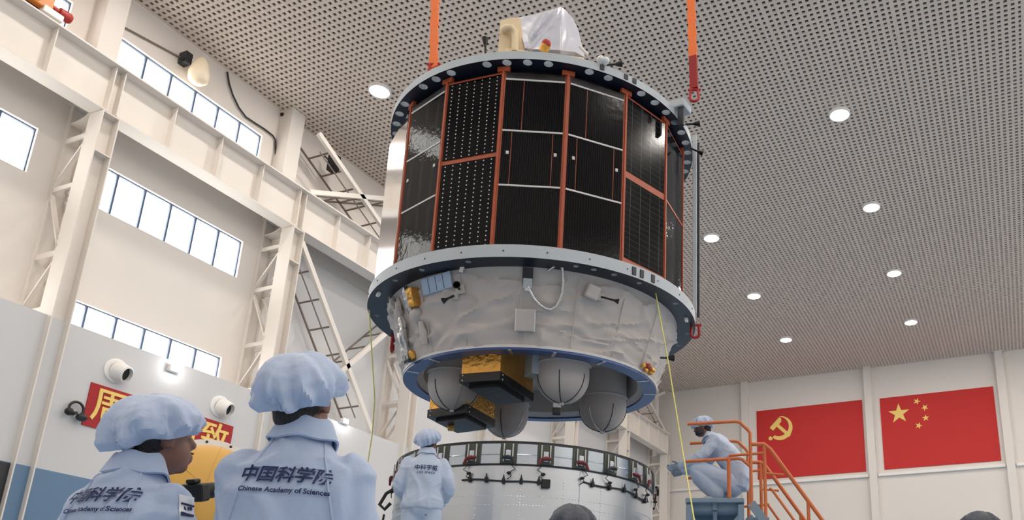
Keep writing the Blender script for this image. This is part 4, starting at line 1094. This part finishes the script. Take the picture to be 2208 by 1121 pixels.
# the black camera he holds
t = thing('handheld_camera', 'black camera held up by the person with the sleeve patch', 'camera', cp)
MC = Matrix.Translation(cp) @ Matrix.Rotation(-A1, 4, 'Z') @ Matrix.Rotation(R(18), 4, 'X') @ Matrix.Scale(.66, 4)
MB().bevbox((-.065, -.03, -.045), (.065, .03, .045), .012, MC).build('camera_body', m_black, t)
MB().bevbox((-.025, -.03, .045), (.025, .02, .068), .008, MC).build('viewfinder', m_black, t)
MB().lathe([(.0005, 0), (.034, 0), (.036, .05), (.04, .055), (.04, .09), (.033, .09), (.0005, .085)], 24, mtx=(MC.to_3x3() @ Matrix.Rotation(R(-90), 3, 'X')), c=MC @ Vector((0, .03, 0))).build('lens', m_black, t, True)
MB().tube([MC @ Vector((-.065, 0, .03)), MC @ Vector((-.10, -.08, .0)), MC @ Vector((-.06, -.14, .08))], .008, 6).build('strap', m_black, t, True)
# --- worker in front of the rocket section, on a work platform
q = dep((921, 985), 8.6); hz = q.z-1.44
t3, c3, b3 = person('person', 'person in pale lab jacket with two short print lines, standing before the rocket section', (q.x, q.y, hz), az_of(q)+R(6), 1.0, coat=m_coat2, trunk_coat=SHORT_COAT, hyaw=R(22), hpit=R(10), seed=12, vox=.012, capw=.112, captilt=2,
    sh=((-.165, -.01, 1.365), (.165, -.01, 1.365)), el=((-.25, -.03, 1.12), (.255, -.03, 1.12)), wr=((-.16, .18, 1.0), (.16, .18, 1.0)), amp=.012)
h = hitpx(t3, c3, (919, 1008)); prints(c3, b3, '中科宇航', .058, h.x, h.z, 0, .0008); prints(c3, b3, 'CAS SPACE', .030, h.x, h.z-.05, 0, .0005, spacing=1.25)
m_pb = mat('platform_blue_grey', (122, 142, 160), .5, var=.06)
wp = thing('work_platform', 'blue-grey work platform under the person before the rocket section', 'platform', (q.x, q.y, 0))
MP = Matrix.Translation((q.x, q.y, 0)) @ Matrix.Rotation(-az_of(q), 4, 'Z')
MB().bevbox((-.6, -.45, hz-.06), (.6, .35, hz), .01, MP).build('deck', m_pb, wp)
for x in (-.55, .55):
    for y in (-.4, .3): MB().box((x-.03, y-.03, 0), (x+.03, y+.03, hz-.06), MP).build('leg', m_pb, wp)
for k in range(5): MB().box((-.4, -.45-.22*(k+1), hz-.06-.26*(k+1)), (.4, -.25-.22*(k+1), hz-.03-.26*(k+1)), MP).build('tread', m_pb, wp)
for x in (-.42, .40): MB().bar(MP @ Vector((x, -.45, hz-.03)), MP @ Vector((x, -.45-.22*6.3, .0)), .03, .12).build('stringer', m_pb, wp)
# --- two heads at the lower edge: people standing on the floor
q = dep((1238, 1087), 4.75)
person('person', 'person in a dark hair net standing below the rocket section', (q.x, q.y, 0), az_of(q)-R(12), q.z/1.745, hyaw=0, hpit=R(8), seed=21, vox=.016, capm=m_net, capw=.118)
q = dep((2113, 1101), 4.75)
person('person', 'person in a black hair net standing below the star flag', (q.x, q.y, 0), az_of(q)-R(40), q.z/1.745, hyaw=0, hpit=R(4), seed=27, vox=.016, capm=m_net, capw=.112)

# ================================================================== RAILED STAIR PLATFORM WITH THE CROUCHING WORKER
P0 = dep((1478, 1073), 10.0); pa = az_of(dep((1545, 1050), 10)); DZ = P0.z
PM = Matrix.Translation((P0.x, P0.y, 0)) @ Matrix.Rotation(-pa, 4, 'Z')     # x = right, y = away
m_orr = mat('rail_orange', (206, 110, 58), .45, var=.08)
st = thing('stair_platform', 'mobile stair platform with orange tube railings and blue-grey deck', 'platform', (P0.x, P0.y, 0))
PW, PD = .70, .95
MB().bevbox((0, 0, DZ-.055), (PW, PD, DZ), .008, PM).build('deck', m_pb, st)
for (a, b) in (((.02, .12), (PW-.02, .12)), ((.02, PD-.03), (PW-.02, PD-.03)), ((.05, .06), (.05, PD)), ((PW-.05, .06), (PW-.05, PD)), ((.35, .06), (.35, PD))):
    MB().bar(PM @ Vector((*a, DZ-.095)), PM @ Vector((*b, DZ-.095)), .05, .08).build('deck_beam', m_pb, st)
for x in (.04, PW-.04):
    for y in (.05, PD-.05): MB().box((x-.035, y-.035, 0), (x+.035, y+.035, DZ-.08), PM).build('leg', m_pb, st)
for y in (.05, PD-.05):
    MB().bar(PM @ Vector((.04, y, DZ-.2)), PM @ Vector((PW-.04, y, DZ-.95)), .04, .06).build('brace', m_pb, st)
    MB().bar(PM @ Vector((PW-.04, y, DZ-.2)), PM @ Vector((.04, y, DZ-.95)), .04, .06).build('brace', m_pb, st)
RR_ = .021
for y in (.02, PD-.02):
    MB().tube([PM @ Vector(v) for v in ((.02, y, DZ+.92), (.60, y, DZ+.95), (.66, y, DZ+.94), (.76, y, DZ+.84), (.785, y, DZ+.80), (.785, y, DZ-.12))], RR_, 12).build('top_rail', m_orr, st, True)
    MB().tube([PM @ Vector(v) for v in ((.0, y, DZ+.45), (.62, y, DZ+.485), (.68, y, DZ+.475), (.785, y, DZ+.38))], RR_, 12).build('mid_rail', m_orr, st, True)
    MB().tube([PM @ Vector(v) for v in ((.52, y, DZ), (.52, y, DZ+.50))], RR_*1.15, 12).build('rail_post', m_orr, st, True)
    MB().tube([PM @ Vector(v) for v in ((.52, y, DZ+.52), (.95, y, DZ+.55))], RR_*.8, 10).build('link_rail', m_orr, st, True)
    # stair side: stringer, hand rail and posts
    sl = 1.47; run = DZ/sl
    MB().bar(PM @ Vector((.78, y, DZ-.06)), PM @ Vector((.78+run, y, 0)), .04, .10).build('stringer', m_pb, st)
    MB().tube([PM @ Vector(v) for v in ((.80, y, DZ+.66), (.95, y, DZ+.66), (1.02, y, DZ+.60), (1.02+run*.86, y, DZ+.60-run*.86*sl))], RR_*1.2, 12).build('hand_rail', m_orr, st, True)
    MB().tube([PM @ Vector(v) for v in ((1.00, y, DZ+.12), (1.03, y, DZ+.10), (1.03+run*.8, y, DZ+.10-run*.8*sl))], RR_*.8, 10).build('lower_rail', m_orr, st, True)
    for k, u in enumerate((.95, 1.45, 1.95, 2.45)):
        zb = DZ-.06-(u-.78)*sl; zt = DZ+.66 if k == 0 else DZ+.60-(u-1.02)*sl
        MB().tube([PM @ Vector((u, y, zb)), PM @ Vector((u, y, zt))], RR_, 10).build('stair_post', m_orr, st, True)
    MB().tube([PM @ Vector((.95, y, DZ+.30)), PM @ Vector((1.18, y, DZ+.28))], RR_*.7, 8).build('short_rail', m_orr, st)
MB().tube([PM @ Vector((.60, PD-.02, DZ+.06)), PM @ Vector((1.05, PD-.02, DZ+.10))], RR_*.8, 8).build('short_rail', m_orr, st)
nst = 11
for k in range(nst):
    z = DZ-(k+1)*DZ/(nst+1); x = .78+(DZ-z)/sl-.04
    MB().bevbox((x-.09, .04, z-.02), (x+.09, PD-.04, z+.012), .005, PM).build('tread', m_pb, st)
# crouching worker facing the rocket
fw = PM.to_3x3() @ Vector((-1, .05, 0)); pc = PM @ Vector((.36, .46, DZ))
cz0 = .0
person('person', 'person in pale lab suit crouching on the stair platform behind the orange rail', (pc.x, pc.y, DZ), math.atan2(fw.x, fw.y), 1.0, coat=m_coat2, seed=31, vox=.012, amp=.013, bulk=1.18, gloves=True, mask=True, capw=.118, captilt=-6,
    trunk_coat=[(-.27, .20, .20, .13), (-.29, .30, .205, .165), (-.27, .42, .20, .16), (-.21, .54, .20, .15), (-.12, .66, .215, .148), (-.03, .76, .215, .138), (.03, .82, .185, .115), (.07, .86, .11, .088), (.10, .89, .075, .072)],
    trunk_body=[(-.25, .22, .15, .11), (-.25, .36, .145, .11), (-.19, .54, .15, .105), (-.09, .68, .16, .1), (0, .78, .14, .085), (.06, .85, .08, .065), (.11, .91, .055, .055)],
    neck=(0, .10, .90), head=(0, .17, 1.01), hpit=R(-16), sh=((-.18, .0, .78), (.18, .0, .78)), el=((-.24, .19, .56), (.24, .17, .56)), wr=((-.13, .42, .48), (.13, .40, .47)),
    hip=((-.10, -.21, .24), (.10, -.21, .24)), knee=((-.15, .23, .43), (.15, .23, .42)), ank=((-.12, -.02, .09), (.12, -.04, .09)), hd=((.1, .95, -.2), (-.1, .95, -.25)))

# ================================================================== YELLOW DOMED TANK ON ITS STAND
q = dep((440, 1062), 7.2); ra = 122/1809*7.2; ya = az_of(q)
TM = Matrix.Translation(q) @ Matrix.Rotation(-ya, 4, 'Z') @ Matrix.Rotation(R(90-6), 4, 'X')      # local z points back to the camera
m_ytank = mat('tank_yellow', (222, 172, 84), .42, var=.05, scale=2)
t = thing('domed_tank', 'yellow domed tank end with a white flange behind the two foremost people', 'tank', (q.x, q.y, 0))
rd, dd_ = ra*.88, .20
prof = [(.0005, dd_)]+[(rd*math.sin(R(a)), dd_*math.cos(R(a))) for a in range(6, 91, 6)]+[(rd, -.9), (.0005, -.9)]
dm = MB().lathe(prof, 56, mtx=TM.to_3x3(), c=q).build('dome', m_ytank, t, True)
MB().lathe([(rd*.99, .0), (ra, .0), (ra, -.08), (rd*.99, -.08)], 56, mtx=TM.to_3x3(), c=q, closed=True).build('flange', m_white, t, True)
for b in (20, 80, 140): MB().tube([TM @ Vector((rd*1.003*math.sin(R(a))*math.cos(R(b)), rd*1.003*math.sin(R(a))*math.sin(R(b)), dd_*1.01*math.cos(R(a)))) for a in range(-84, 85, 8)], .0035, 6).build('weld_seam', m_ytank, dm)
for (a, b) in ((42, 12), (48, 22), (50, 118), (58, 128), (66, 112)):
    c = TM @ Vector((rd*math.sin(R(a))*math.cos(R(b)), rd*math.sin(R(a))*math.sin(R(b)), dd_*math.cos(R(a)))); MB().bevbox(c-Vector((.022, .02, .01)), c+Vector((.022, .02, .01)), .005).build('latch', m_dark, dm)
for b in range(0, 360, 24):
    c = TM @ Vector((ra*.95*math.cos(R(b)), ra*.95*math.sin(R(b)), .0)); MB().ell(c, (.012, .012, .012), 8, 6).build('flange_bolt', m_dark, t)
for sx in (-1, 1):
    for dd in (-.15, -.8):
        p_ = TM @ Vector((sx*ra*.6, 0, dd)); MB().bar((p_.x, p_.y, 0), (p_.x, p_.y, p_.z-ra*.55), .08, .08).build('stand_leg', m_pb, t)
p_ = TM @ Vector((-ra*.6, 0, -.15)); p2 = TM @ Vector((ra*.6, 0, -.15)); MB().bar((p_.x, p_.y, q.z-ra*.98), (p2.x, p2.y, q.z-ra*.98), .1, .1).build('cradle', m_pb, t)
